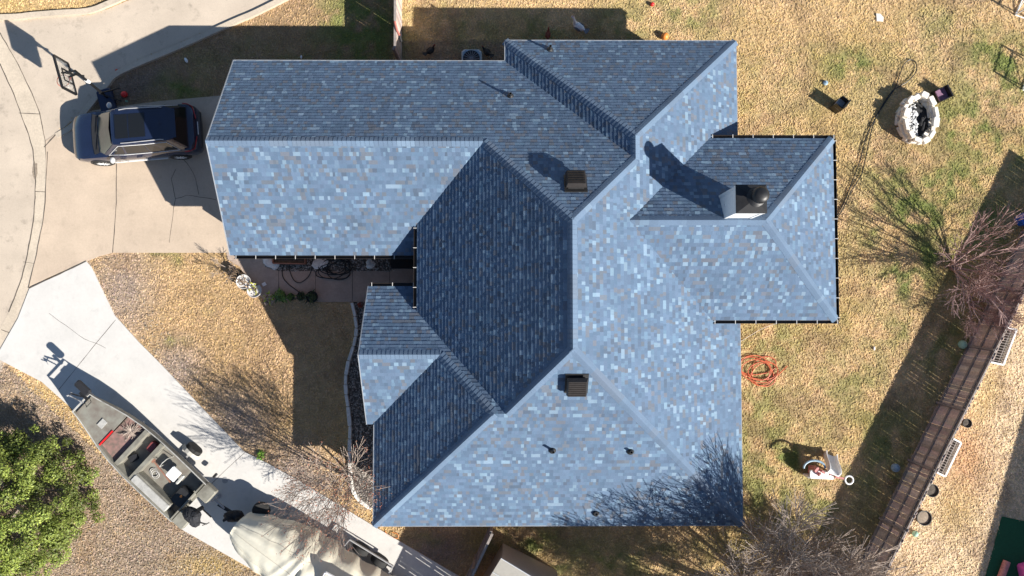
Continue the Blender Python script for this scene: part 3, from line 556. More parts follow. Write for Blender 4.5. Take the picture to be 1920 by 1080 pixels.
b = MB(); b.lathe((fx, fy, zc + .03), [(.30, 0), (.30, .05), (.2, .12), (.16, .14), (.16, .34), (.25, .38), (.25, .52), (.22, .57), (.12, .61), (0.001, .62)], 20); b.build("flue_pipe", M['black'], chim, smooth=True)
# flashing at base
b = MB(); b.box((cx - .0, cy - .0, 6.0), (cw + .14, .04, .02)); b.build("flashing", M['white'], chim)
# box vents
def boxvent(px, py, zf, g_dir, name="roof_vent"):
    p = P_on(px, py, zf); a_ = math.atan(.667); m = Matrix.Rotation(-a_ if g_dir > 0 else a_, 3, 'X') if False else Matrix.Identity(3)
    rx = a_ if g_dir > 0 else -a_   # plane rises towards +Y (g_dir>0) or -Y
    m = Matrix.Rotation(rx, 3, 'X'); b = MB(); b.box(p + m @ Vector((0, 0, .025)), (.72, .74, .04), mtx=m); b.box(p + m @ Vector((0, 0, .11)), (.50, .52, .16), mtx=m); o = b.build(name, M['plastic'], roof)
    b = MB(); b.box(p + m @ Vector((0, -.0, .25)), (.64, .66, .14), mtx=m, taper=.86); cap = b.build("vent_hood", M['dark'], o)
    b = MB()
    for i in range(7): b.box(p + m @ Vector((0, -.23 + i * .075, .325)), (.52, .02, .02), mtx=m)
    b.build("vent_louvre", M['dark'], o)
boxvent(1079, 345, ZN, -1); boxvent(1081, 718, ZSS, 1)
def pipevent(px, py, zf, h_=.32, r=.045):
    p = P_on(px, py, zf); b = MB(); b.lathe(p - Vector((0, 0, .08)), [(r, 0), (r, h_ + .08), (r * .75, h_ + .08), (r * .75, h_ - .05)], 12); o = b.build("vent_pipe", M['plastic'], roof)
    b = MB(); b.lathe(p - Vector((0, 0, .06)), [(.13, .0), (.12, .08), (r + .015, .16), (r, .17)], 14); b.build("pipe_boot", M['plastic'], o, smooth=True)
pipevent(957, 181, ZN, .34); pipevent(1031, 94, ZB, .40); pipevent(1036, 844, ZSS, .36); pipevent(1182, 846, ZSS, .22, .05); pipevent(1117, 962, ZSS, .14, .07)

house.location.z = 0; H = 28.42
# ---------------------------------------------------------------- dark SUV on the driveway
def frame2(origin, ang):     # local (x forward, y left, z up) -> world
    m = Matrix.Rotation(ang, 3, 'Z'); o_ = Vector(origin)
    return lambda x, y, z: o_ + m @ Vector((x, y, z))
def make_suv():
    f0 = W(135, 261, .7); r0 = W(372, 240, .8); ctr = (f0 + r0) / 2; d = f0 - r0; ang = math.atan2(d.y, d.x); L = Vector((d.x, d.y)).length
    T = frame2((ctr.x, ctr.y, .028), ang); M3 = Matrix.Rotation(ang, 3, 'Z')
    car = thing("parked_car", (ctr.x, ctr.y, .03), "dark blue three-row SUV with sunroof parked on the driveway facing the street", "car")
    hl = L / 2
    # stations: x, halfwidth, bottom z, shoulder z, centre z
    st = [(-1.0, .62, .34, .60, .66), (-.985, .78, .28, .72, .80), (-.95, .90, .24, .86, .93), (-.88, .965, .22, .97, 1.0), (-.75, .985, .22, 1.03, 1.04), (-.5, .99, .22, 1.06, 1.07), (0, .99, .22, 1.05, 1.08), (.30, .985, .22, 1.02, 1.07), (.48, .975, .22, .985, 1.05), (.62, .965, .22, .95, 1.01), (.78, .945, .22, .89, .95), (.90, .88, .24, .80, .86), (.965, .76, .28, .68, .74), (.99, .58, .34, .56, .60)]
    b = MB(); ring = []
    for x, hw, zb, zs, zc in st:
        half = [(0, zc), (hw * .45, zc), (hw * .78, zc - (zc - zs) * .35 - .0), (hw * .93, zs), (hw * .985, zs - .12), (hw, (zs + zb) / 2 + .05), (hw * .985, zb + .16), (hw * .93, zb), (0, zb)]
        ring.append([T(x * hl, y_, z_) for y_, z_ in half] + [T(x * hl, -y_, z_) for y_, z_ in half[-2:0:-1]])
    n = len(ring[0]); vs = [p for r in ring for p in r]; fs = [tuple(range(n)), tuple(range(len(vs) - 1, len(vs) - n - 1, -1))]
    for i in range(len(ring) - 1):
        for j in range(n): k = (j + 1) % n; fs.append((i * n + j, i * n + k, (i + 1) * n + k, (i + 1) * n + j))
    b.add(vs, fs)
    # greenhouse
    gh = [(-.90, .80, 1.0, .0), (-.83, .83, 1.02, .42), (-.76, .84, 1.05, .62)]
    belt = [(-.875 * hl, .80), (-.8 * hl, .88), (-.3 * hl, .905), (.1 * hl, .90), (.40 * hl, .86), (.50 * hl, .72)]; top = [(-.735 * hl, .60), (-.66 * hl, .66), (-.3 * hl, .705), (.02 * hl, .695), (.14 * hl, .66), (.165 * hl, .56)]
    zt = [1.62, 1.68, 1.745, 1.74, 1.70, 1.68]; zb_ = [.98, 1.0, 1.03, 1.03, 1.01, 1.01]
    lv = []
    for i in range(6): lv.append(T(belt[i][0], belt[i][1], zb_[i]))
    for i in range(6): lv.append(T(belt[5 - i][0], -belt[5 - i][1], zb_[5 - i]))
    tv = [T(top[i][0], top[i][1], zt[i]) for i in range(6)] + [T(top[5 - i][0], -top[5 - i][1], zt[5 - i]) for i in range(6)]
    fs = [(i, (i + 1) % 12, 12 + (i + 1) % 12, 12 + i) for i in range(12)]
    b.add(lv + tv, fs)
    # roof skin: crowned
    rv = []; rf = []; K = 7
    for i in range(6):
        for j in range(K):
            t = -1 + 2 * j / (K - 1); rv.append(T(top[i][0], -top[i][1] * t, zt[i] + .035 * (1 - t * t)))
    for i in range(5):
        for j in range(K - 1): rf.append((i * K + j, i * K + j + 1, (i + 1) * K + j + 1, (i + 1) * K + j))
    b.add(rv, rf)
    body = b.build("body", M['paint'], car, smooth=True, flat_angle=32)
    def quadpanel(name, pts, m, off=.008, parent=car, n=4):     # bilinear panel through 4 local points, pushed outwards
        P = [T(*p) for p in pts]; nn = (P[1] - P[0]).cross(P[3] - P[0]).normalized(); c0 = T(0, 0, .9)
        if nn.dot((P[0] + P[2]) / 2 - c0) < 0: nn = -nn
        b = MB(); v = []
        for o_ in (off, -.01):
            for p in P: v.append(p + nn * o_)
        b.add(v, [(0, 1, 2, 3), (7, 6, 5, 4), (0, 4, 5, 1), (1, 5, 6, 2), (2, 6, 7, 3), (3, 7, 4, 0)]); return b.build(name, m, parent)
    def lerp(a_, b_, t): return tuple(a_[i] + (b_[i] - a_[i]) * t for i in range(3))
    B = [(belt[i][0], belt[i][1], zb_[i]) for i in range(6)]; Tp = [(top[i][0], top[i][1], zt[i]) for i in range(6)]; mir = lambda p: (p[0], -p[1], p[2])
    # windscreen in three facets following the glass curve
    b = MB(); pts = []
    for t in (0.06, .95):
        a_ = lerp(B[5], Tp[5], t); a1 = lerp(B[4], Tp[4], t); row = [lerp(a1, a_, .35), a_, (a_[0] + .05, 0, a_[2] + .015), mir(a_), mir(lerp(a1, a_, .35))]
        pts.append([T(p[0] + .012, p[1] * 1.0, p[2] + .012) for p in row])
    b.add(pts[0] + pts[1], [(i, i + 1, 6 + i, 5 + i) for i in range(4)]); b.build("windshield", M['wind'], car, smooth=True)
    b = MB(); b.add([T(x_, y_, 1.045) for x_, y_ in ((.50 * hl, .74), (.575 * hl, .80), (.6 * hl, .4), (.605 * hl, 0), (.6 * hl, -.4), (.575 * hl, -.80), (.50 * hl, -.74), (.525 * hl, 0))], [(0, 1, 2, 7), (2, 3, 7), (3, 4, 7), (4, 5, 6, 7)]); b.build("cowl", M['plastic'], car)
    for y0, y1 in ((.62, .05), (-.05, -.66)):
        b = MB(); b.bar(T(.535 * hl, y0, 1.075), T(.49 * hl, y1, 1.105), .022, .02); b.build("wiper", M['black'], car)
    quadpanel("rear_window", [lerp(B[0], Tp[0], .12), lerp(mir(B[0]), mir(Tp[0]), .12), lerp(mir(B[0]), mir(Tp[0]), .9), lerp(B[0], Tp[0], .9)], M['carglass'], .012)
    for s_ in (1, -1):
        mm = (lambda p: p) if s_ > 0 else mir
        def sw(i, j, t0, t1, u0=0., u1=1.):
            return [mm(lerp(lerp(B[i], B[j], u0), lerp(Tp[i], Tp[j], u0), t0)), mm(lerp(lerp(B[i], B[j], u1), lerp(Tp[i], Tp[j], u1), t0)), mm(lerp(lerp(B[i], B[j], u1), lerp(Tp[i], Tp[j], u1), t1)), mm(lerp(lerp(B[i], B[j], u0), lerp(Tp[i], Tp[j], u0), t1))]
        quadpanel("side_window", sw(1, 2, .14, .84, .1, .55), M['carglass']); quadpanel("side_window", sw(1, 2, .14, .84, .60, .99), M['carglass'])
        quadpanel("side_window", sw(2, 3, .12, .86, .03, .92), M['carglass']); quadpanel("side_window", sw(3, 4, .12, .8, .02, .62), M['carglass'])
        path = [sw(1, 2, .08, .90, .08, .99)[0], sw(1, 2, .08, .9, .08, .99)[1], sw(3, 4, .06, .9, 0, .1)[0], sw(3, 4, .06, .9, 0, .9)[1], sw(3, 4, .06, .9, 0, .45)[2], sw(2, 3, .1, .92, 0, 1)[2], sw(2, 3, .1, .92, 0, 1)[3], sw(1, 2, .08, .92, .08, .99)[3]]
        b = MB(); b.tube([T(p[0], p[1] + .02 * s_, p[2]) for p in path], .013, 5, closed=True); b.build("chrome_trim", M['chrome'], car)
        b = MB(); b.tube([T(x_ * hl, s_ * y_, z_) for x_, y_, z_ in ((-.62, .62, 1.72), (-.58, .625, 1.79), (-.1, .655, 1.80), (.02, .64, 1.76))], .02, 6); b.build("roof_rail", M['steel'], car, smooth=True)
        b = MB(); b.ell(T(.30 * hl, s_ * 1.08, 1.08), (.10, .13, .085), 12, 8, M3); mo = b.build("side_mirror", M['lamp'], car, smooth=True)
        b = MB(); b.bar(T(.31 * hl, s_ * .90, 1.04), T(.30 * hl, s_ * 1.02, 1.06), .05); b.build("mirror_arm", M['plastic'], mo)
        for hx in (-.13, .12):
            b = MB(); b.bar(T(hx * hl, s_ * 1.005, .93), T((hx + .085) * hl, s_ * 1.005, .93), .03, .028); b.build("door_handle", M['paint'], car)
        b = MB(); b.bar(T(-.42 * hl, s_ * .985, .33), T(.42 * hl, s_ * .985, .33), .03, .035); b.build("sill_trim", M['chrome'], car)
        for x_ in (-.15, .2, -.52):
            b = MB(); b.tube([T(x_ * hl, s_ * .93, 1.03), T(x_ * hl - .02, s_ * 1.0, .9), T(x_ * hl, s_ * .998, .6), T(x_ * hl, s_ * .985, .36)], .006, 4); b.build("door_seam", M['black'], car)
        for wx in (-.62, .60):
            c = T(wx * hl, s_ * .885, .37); mt = M3 @ Matrix.Rotation(R(90), 3, 'X')
            b = MB(); b.lathe(T(wx * hl, s_ * .80, .385), [(.43, -.175 * 1), (.43, .175)], 28, mtx=mt); b.build("wheel_arch", M['plastic'], car, smooth=True)
            b = MB(); b.lathe(c, [(.23, -.12), (.35, -.125), (.375, -.08), (.375, .08), (.35, .125), (.23, .12), (.22, 0)], 28, mtx=mt); wh = b.build("wheel", M['rubber'], car, smooth=True)
            b = MB(); oy = s_ * 1.002
            b.lathe(T(wx * hl, s_ * .94, .37), [(.235, -.03), (.26, .0), (.235, .03), (.2, 0), (.235, -.03)], 28, mtx=mt)
            for k in range(10):
                a_ = k * math.pi / 5 + (.12 if k % 2 else -.0); b.bar(T(wx * hl, oy, .37), T(wx * hl + .235 * math.cos(a_), oy - s_ * .02, .37 + .235 * math.sin(a_)), .055, .02)
            b.ell(T(wx * hl, oy, .37), (.07, .02, .07), 10, 6, M3); b.build("rim", M['white'], wh)
        b = MB(); b.add([T(.885 * hl, s_ * .86, .80), T(.96 * hl, s_ * .72, .69), T(.975 * hl, s_ * .50, .66), T(.91 * hl, s_ * .60, .80), T(.885 * hl, s_ * .87, .70), T(.965 * hl, s_ * .74, .62), T(.985 * hl, s_ * .5, .58)], [(0, 1, 2, 3), (0, 4, 5, 1), (1, 5, 6, 2)]); b.build("headlight", M['lamp'], car)
        b = MB(); pts = [(-.93, .80, .92), (-.955, .845, .86), (-.90, .945, .93), (-.80, .975, 1.0), (-.80, .93, 1.05), (-.88, .84, 1.04)]
        b.tube([T(p[0] * hl, s_ * p[1], p[2] + .01) for p in ((-.985, .35, .86), (-.965, .62, .88), (-.945, .84, .90), (-.88, .93, .95), (-.81, .955, 1.0))], .022, 6); b.build("tail_light", M['redlamp'], car, smooth=True)
    # sunroof, tailgate parts
    b = MB()
    for x0, x1 in ((-.36, -.115), (-.105, .09)):
        v = []
        for x_ in (x0 * hl, x1 * hl):
            for k in range(5): t = -1 + k / 2; v.append(T(x_, .46 * t, 1.776 + .008 - .011 * t * t))
        b.add(v, [(k, k + 1, 6 + k, 5 + k) for k in range(4)])
    b.build("sunroof", M['carglass'], car)
    b = MB(); b.add([T(-.70 * hl, .58, 1.70), T(-.70 * hl, -.58, 1.70), T(-.80 * hl, -.55, 1.655), T(-.80 * hl, .55, 1.655), T(-.70 * hl, .58, 1.66), T(-.70 * hl, -.58, 1.66), T(-.80 * hl, -.55, 1.63), T(-.80 * hl, .55, 1.63)], [(0, 1, 2, 3), (4, 5, 6, 7), (0, 3, 7, 4), (1, 2, 6, 5), (3, 2, 6, 7)]); b.build("rear_spoiler", M['paint'], car)
    b = MB(); b.box(T(-.985 * hl, 0, .74), (.025, .50, .13), mtx=M3 @ Matrix.Rotation(R(-28), 3, 'Y')); b.build("licence_plate", M['white'], car)
    b = MB(); b.bbox(T(-.975 * hl, 0, .50), (.16, 1.5, .16), .05, ang); b.build("rear_bumper", M['plastic'], car)
    b = MB(); b.box(T(.985 * hl, 0, .52), (.04, .95, .2), mtx=M3); b.build("grille", M['black'], car)
    b = MB(); b.tube([T(.63 * hl, .84, .955), T(.78 * hl, .80, .91), T(.9 * hl, .66, .82)], .006, 4); b.tube([T(.63 * hl, -.84, .955), T(.78 * hl, -.80, .91), T(.9 * hl, -.66, .82)], .006, 4); b.build("hood_seam", M['black'], car)
    b = MB(); b.ell(T(-.58 * hl, 0, 1.79), (.06, .02, .03), 8, 6, M3); b.build("antenna", M['paint'], car)
make_suv()

# ---------------------------------------------------------------- basketball hoop
def hoop():
    Bc = W(123, 143, 2.75); base = W(206, 186, 0)
    t = thing("basketball_hoop", base, "portable basketball hoop with black framed backboard at the kerb beside the dark SUV", "basketball hoop")
    c0 = W(112, 116, 3.0); c1 = W(134, 172, 2.75); ax = Vector((c1.x - c0.x, c1.y - c0.y, 0)); wd = 1.22; ax.normalize(); nrm = Vector((ax.y, -ax.x, 0))
    if nrm.dot(Vector((-1, -.4, 0))) < 0: nrm = -nrm
    Bc = W(122, 141, 2.5); hh = .42
    pp = Vector((Bc.x, Bc.y, 0)) - nrm * .45
    b = MB(); b.tube([base + Vector((0, 0, .1)), Vector((pp.x, pp.y, 0)).lerp(base, .45) + Vector((0, 0, 1.5)), Vector((pp.x, pp.y, 2.62))], [.055, .05, .045], 10); b.build("pole", M['black'], t)
    b = MB(); q = lambda u, v: Bc + ax * u + Vector((0, 0, v)); fr = [(-wd / 2, -hh), (wd / 2, -hh), (wd / 2, hh), (-wd / 2, hh)]
    for i in range(4): b.bar(q(*fr[i]), q(*fr[(i + 1) % 4]), .07, .07, up=nrm)
    for u in (-.23, .23): b.bar(q(u, -hh + .05), q(u, .12), .05, .04, up=nrm)
    b.bar(q(-.23, .12), q(.23, .12), .05, .04, up=nrm); b.build("backboard_frame", M['black'], t)
    b = MB(); b.add([q(u, v) + nrm * o_ for o_ in (.01, -.01) for u, v in fr], [(0, 1, 2, 3), (7, 6, 5, 4), (0, 4, 5, 1), (1, 5, 6, 2), (2, 6, 7, 3), (3, 7, 4, 0)]); b.build("backboard", M['clear'], t)
    b = MB(); rc = Bc + nrm * .31 + Vector((0, 0, -hh + .06)); b.tube([rc + Vector((.225 * math.cos(a_), .225 * math.sin(a_), 0)) for a_ in [i * math.pi / 12 for i in range(24)]], .011, 6, closed=True); b.bar(rc - nrm * .22, rc - nrm * .30, .12, .03); rim = b.build("rim", M['orange'], t)
    b = MB()
    for k in range(10):
        a_ = k * math.pi / 5
        for s_ in (1, -1): b.tube([rc + Vector((.22 * math.cos(a_), .22 * math.sin(a_), 0)), rc + Vector((.15 * math.cos(a_ + s_ * .3), .15 * math.sin(a_ + s_ * .3), -.2)), rc + Vector((.12 * math.cos(a_ + s_ * .62), .12 * math.sin(a_ + s_ * .62), -.4))], .004, 3)
    b.build("net", M['white'], rim)
    b = MB()
    for z in (.22, -.22): b.bar(Bc + Vector((0, 0, z)), Vector((pp.x, pp.y, 2.5 + z * .5)), .04, .08)
    b.bar(Bc + Vector((0, 0, .2)) - nrm * .1, Vector((pp.x, pp.y, 2.05)), .05); b.build("bracket", M['black'], t)
    b = MB(); p = Vector((pp.x, pp.y, 0)).lerp(base, .35) + Vector((0, 0, 1.72)); b.lathe(p, [(.06, -.12), (.075, 0), (.06, .12)], 10); b.build("height_sticker", M['white'], t)
    b = MB(); bx = W(201, 190, .1); b.bbox((bx.x, bx.y, .12), (.62, 1.0, .22), .07, math.atan2(nrm.y, nrm.x)); b.build("base_tank", M['bluebase'], t)
    b = MB()
    for px, py in ((224, 165), (228, 190)): b.bar(W(px, py, .05), base + Vector((0, 0, .75)), .04)
    b.build("brace", M['black'], t)
hoop()
def small(name, px, py, z, mk, m, label, cat, smooth=True, group=None):
    c = W(px, py, z); b = MB(); mk(b, c); return tag(b.build(name, M[m], loc=(c.x, c.y, 0), smooth=smooth), label, cat, group)
for px, py, r, m, name, l, cat in ((233, 177, .13, 'red', "toy_ball", "red ball on the shaded grass beside the basketball hoop", "ball"), (219, 132, .06, 'orange', "toy_ball", "tiny orange ball lying by the kerb below the street shadow", "ball"), (1223, 8, .085, 'red', "toy_ball", "small red ball on the lawn at the top edge of the photo", "ball"),
 (1247, 68, .15, 'orangep', "toy_ball", "orange ball on the lawn just above the north roof edge", "ball"), (1679, 877, .17, 'paleblue', "toy_ball", "pale blue patterned ball in the shade of the right-hand fence", "ball"), (1805, 646, .17, 'palegreen', "toy_ball", "pale green ball at the foot of the cedar fence", "ball"), (1716, 1001, .12, 'palegreen', "toy_ball", "small pale green ball beyond the fence in the neighbour's yard", "ball")):
    small(name, px, py, r, lambda b, c: b.ell((c.x, c.y, r), (r, r, r * .97), 18, 12), m, l, cat)
small("plastic_cup", 238, 190, .05, lambda b, c: b.lathe((c.x, c.y, 0), [(.03, 0), (.045, .1), (.035, .1), (.03, .02)], 10), 'palegreen', "tiny green cup on the shaded grass near the SUV", "cup")
small("plastic_jar", 349, 113, .06, lambda b, c: b.ell((c.x, c.y, .06), (.06, .12, .06), 12, 8, Matrix.Rotation(.5, 3, 'Z')), 'white', "small white bottle on the shaded grass near the kerb", "bottle")
small("plastic_jar", 565, 107, .05, lambda b, c: b.ell((c.x, c.y, .05), (.04, .08, .04), 10, 6), 'white', "tiny white bottle by the north eave of the garage wing", "bottle")
small("plastic_jar", 1639, 653, .04, lambda b, c: b.ell((c.x, c.y, .04), (.045, .09, .04), 10, 6), 'white', "tiny white bottle alone on the gold lawn right of the house", "bottle")
b = MB(); c = W(1547, 156); b.lathe((c.x, c.y, 0), [(.10, 0), (.10, .06), (.06, .09), (.03, .09), (.03, .14), (0.001, .14)], 14); tag(b.build("lawn_sprinkler", M['paleblue'], loc=c), "small round pale sprinkler on the lawn above the black chair", "sprinkler")
b = MB(); b.prism(WP([(1642, 26), (1650, 27), (1656, 34), (1655, 41), (1643, 40)]), .0, .05); c = W(1648, 33); tag(b.build("stepping_stone", M['blockstone'], loc=c), "flat pale angular stone on the lawn near the top right", "stone")
for px, py in ((423, 900), (541, 952)):
    b = MB(); c = W(px, py); b.lathe((c.x, c.y, .045), [(.12, 0), (.12, .016), (.09, .018), (.085, .012), (0.001, .012)], 20); tag(b.build("meter_cover", M['steel'], loc=c), "round dark metal cover set in the white driveway beside the " + ("boat stern" if px < 500 else "tan covered boat"), "cover", "round covers in the new driveway")

# ---------------------------------------------------------------- jon boat on its trailer
def frame_boat():
    bow = W(154, 755, 1.38); ste = W(354, 943, 1.38); d = ste - bow; L = d.length; ang = math.atan2(d.y, d.x)
    T = frame2((bow.x, bow.y, .33), ang); M3 = Matrix.Rotation(ang, 3, 'Z')    # +x towards the stern, +y towards the driveway side (north-east)
    t = thing("jon_boat", T(L / 2, 0, -.33), "weathered camo jon boat with trolling motor, parked along the edge of the white driveway", "boat")
    prof = [(0, .46), (.05, .50), (.15, .63), (.28, .80), (.42, .92), (.58, .97), (.8, .96), (1, .94)]
    def hw(s_):
        for (a0, b0), (a1, b1) in zip(prof[:-1], prof[1:]):
            if s_ <= a1: k = (s_ - a0) / (a1 - a0); return b0 + (b1 - b0) * k
        return prof[-1][1]
    zg = 1.05; S = [0, .04, .1, .18, .28, .4, .55, .7, .85, 1.0]
    vs = []; n = 0
    for s_ in S:
        h_ = hw(s_); zb = .50 + max(0, (.22 - s_) / .22) ** 1.5 * .38; zz = zg + max(0, (.15 - s_)) * .4
        row = [(h_, zz), (h_ * .97, zz), (h_ * .93, zz - .05), (h_ * .84, zb + .06), (0, zb + .04), (-h_ * .84, zb + .06), (-h_ * .93, zz - .05), (-h_ * .97, zz), (-h_, zz), (-h_ * 1.0, zz - .05), (-h_ * .86, zb), (0, zb - .02), (h_ * .86, zb), (h_, zz - .05)]
        n = len(row); vs += [T(s_ * L, y_, z_) for y_, z_ in row]
    b = MB(); fs = [tuple(range(n)), tuple(range(len(vs) - 1, len(vs) - n - 1, -1))]
    for i in range(len(S) - 1):
        for j in range(n): k = (j + 1) % n; fs.append((i * n + j, i * n + k, (i + 1) * n + k, (i + 1) * n + j))
    b.add(vs, fs); b.build("hull", M['olive'], t)
    b = MB()
    for s_ in (1, -1): b.tube([T(q * L, s_ * (hw(q) - .01), zg + .02 + max(0, (.15 - q)) * .4) for q in S], .022, 6)
    b.bar(T(0, -hw(0), zg + .08), T(0, hw(0), zg + .08), .05); b.build("gunwale", M['alu'], t)
    def deck(x0, x1, z, m, name, in0=.94, y0=None, y1=None, th=.03):
        xs = [x0 + (x1 - x0) * i / 5 for i in range(6)]; top = [(x, (hw(x) * in0 if y1 is None else y1)) for x in xs] + [(x, (-hw(x) * in0 if y0 is None else y0)) for x in xs[::-1]]
        v = [T(x * L, y_, z) for x, y_ in top] + [T(x * L, y_, z - th) for x, y_ in top]; k = len(top)
        b = MB(); b.add(v, [tuple(range(k)), tuple(range(2 * k - 1, k - 1, -1))] + [(i, (i + 1) % k, k + (i + 1) % k, k + i) for i in range(k)]); return b.build(name, m, t)
    deck(.015, .285, zg - .02, M['boatdeck'], "bow_deck"); deck(.285, .46, zg - .20, M['boatrust'], "step_deck", .9); deck(.46, .98, .62, M['boatdeck'], "floor", .86)
    b = MB(); b.bar(T(.286 * L, -.70, zg + .01), T(.286 * L, .02, zg + .01), .06, .02); b.build("red_strip", M['red'], t)
    b = MB(); b.box(T(.20 * L, -.05, zg + .01), (.24, .32, .025), mtx=M3); b.build("deck_hatch", M['alu'], t)
    b = MB(); b.tube([T(.03 * L, .05, zg + .02), T(.05 * L, .05, zg + .12), T(.05 * L, .3, zg + .12), T(.03 * L, .3, zg + .02)], .015, 6); b.build("bow_handle", M['black'], t)
    for x0 in (.46, .60):
        b = MB(); b.box(T(x0 * L, 0, .80), (.05, hw(x0) * 1.78, .34), mtx=M3); b.box(T(x0 * L - .04, 0, .98), (.15, hw(x0) * 1.8, .035), mtx=M3); b.build("thwart", M['olive'], t)
    # side tray (far left), console on the driveway side, seat, tank, stern boxes
    b = MB(); b.bbox(T(.76 * L, -.74, .84), (1.75, .30, .40), .03, ang); b.build("storage_box", M['alu'], t)
    b = MB(); b.bbox(T(.76 * L, -.54, .78), (1.75, .08, .46), .02, ang); b.build("box_side", M['olive'], t)
    b = MB(); b.bbox(T(.79 * L, .40, 1.06), (.42, .46, .08), .03, ang); seat = b.build("helm_seat", M['white'], t)
    b = MB(); b.bbox(T(.735 * L, .40, 1.25), (.07, .44, .36), .03, ang) if False else b.bbox(T(.85 * L, .42, 1.06), (.10, .42, .14), .03, ang); b.lathe(T(.79 * L, .40, .62), [(.05, 0), (.05, .42)], 10); b.build("seat_back", M['alu'], seat)
    b = MB(); b.tube([T(.69 * L, .28, .62), T(.69 * L, .28, 1.15), T(.69 * L, .50, 1.25), T(.69 * L, .66, 1.1), T(.69 * L, .66, .62)], .016, 6); b.build("grab_rail", M['alu'], t)
    b = MB(); b.bbox(T(.93 * L, -.1, .80), (.55, .7, .34), .06, ang); b.build("battery_box", M['plastic'], t)
    b = MB(); b.ell(T(.93 * L, -.05, 1.0), (.05, .05, .03), 10, 6); b.build("tank_cap", M['orangep'], t)
    for y_ in (-.66, .66):
        b = MB(); b.bbox(T(1.0 * L + .22, y_, .86), (.52, .58, .34), .04, ang); b.build("stern_pod", M['olive'], t)
    b = MB(); b.box(T(.985 * L, 0, .9), (.05, 1.8, .34), mtx=M3); b.build("transom", M['olive'], t)
    # camo brush heap on the step deck
    b = MB(); root_ = T(.37 * L, .38, zg - .15)
    for k in range(60):
        a_ = random.uniform(0, 6.3); l = random.uniform(.12, .42); pts = [root_]
        for q_ in range(3): a_ += random.uniform(-.5, .5); pts.append(pts[-1] + Vector((l / 3 * math.cos(a_) * 1.3, l / 3 * math.sin(a_), random.uniform(-.01, .03))))
        b.tube(pts, [.012, .014, .011, .006], 4)
    b.build("camo_brush", M['bark'], t)
    b = MB(); b.bbox(T(.545 * L, .45, .72), (.30, .42, .22), .05, ang + .1); gc_ = b.build("fuel_can", M['brownred'], t)
    b = MB(); b.tube(smooth_path([T(.66 * L + .16 * math.cos(k * .8) + .01 * k, -.25 + .14 * math.sin(k * .8), .64 + .004 * k) for k in range(22)], 3), .012, 5); b.build("rope", M['strap'], t)
    b = MB(); b.bbox(T(.50 * L, -.35, .70), (.26, .34, .14), .04, ang - .3); b.build("life_vest", M['cover'], t)
    b = MB(); b.bar(T(.80 * L, -.1, .66), T(.62 * L, .05, .66), .05, .03); b.bar(T(.62 * L, .05, .66), T(.585 * L, .07, .66), .16, .02); b.build("paddle", M['planter'], t)
    # trolling motor at the bow
    b = MB(); b.bar(T(.02 * L, .28, zg + .12), T(-.05 * L, .30, zg + .16), .10, .06); b.bar(T(-.02, .28, zg + .16), T(-.48, .05, zg + .18), .05, .05); b.build("motor_mount", M['black'], t)
    b = MB(); b.tube([T(.1, .12, zg + .2), T(-.42, -.02, zg + .2)], .025, 8); b.tube([T(-.42, -.02, zg + .2), T(-.5, -.08, zg + .05)], .03, 8)
    for k in range(3): a_ = k * 2.1; b.bar(T(-.52, -.08, zg + .05), T(-.54, -.08 + .12 * math.cos(a_), zg + .05 + .12 * math.sin(a_)), .05, .012)
    b.build("motor_shaft", M['steel'], t)
    b = MB(); b.bbox(T(-.28, .52, zg + .22), (.66, .28, .16), .05, ang); b.build("motor_head", M['cover'], t)
    # outboard motor
    ob = tag(None or bpy.data.objects.new("outboard_motor", None)); C.objects.link(ob); ob.parent = t; ob.location = T(L + .45, -.12, -.33) - Vector(t.location)
    b = MB(); p = T(L + .42, -.12, 1.32); b.ell(p, (.36, .27, .27), 14, 9, M3, lump=.06); b.ell(p + M3 @ Vector((.12, .12, .05)), (.22, .2, .24), 10, 7, M3, lump=.08); b.ell(p + M3 @ Vector((.25, -.14, -.08)), (.22, .2, .16), 10, 7, M3, lump=.1); b.build("engine_cover", M['cover'], ob)
    b = MB(); b.bbox(T(L + .40, -.12, .78), (.16, .14, .9), .04, ang); b.bbox(T(L + .66, -.12, .42), (.5, .06, .03), .01, ang); b.build("motor_leg", M['black'], ob)
    b = MB(); b.tube([T(L + .6, -.2, 1.2), T(L + .82, -.28, .95), T(L + .98, -.34, .6)], [.03, .028, .02], 8); b.bar(T(L + .9, -.46, .66), T(L + 1.02, -.22, .62), .03, .02); b.build("tiller", M['black'], ob)
    # trailer
    T = frame2((bow.x, bow.y, 0), ang)
    tr = thing("boat_trailer", T(L / 2, 0, 0), "metal boat trailer with silver fenders under the camo jon boat", "trailer")
    b = MB()
    for s_ in (1, -1): b.bar(T(.15 * L, s_ * .25, .42), T(.45 * L, s_ * .6, .42), .08); b.bar(T(.5 * L, s_ * .6, .45), T(.5 * L, s_ * .6, .82), .07); b.bar(T(.9 * L, s_ * .6, .45), T(.9 * L, s_ * .6, .82), .07); b.bar(T(.45 * L, s_ * .6, .42), T(L, s_ * .6, .42), .08)
    for x in (.35, .6, .9): b.bar(T(x * L, -.62, .42), T(x * L, .62, .42), .07)
    b.bar(T(-.12 * L, 0, .42), T(.4 * L, 0, .42), .09); b.bar(T(.74 * L, -1.02, .34), T(.74 * L, 1.02, .34), .06); b.build("trailer_frame", M['steel'], tr)
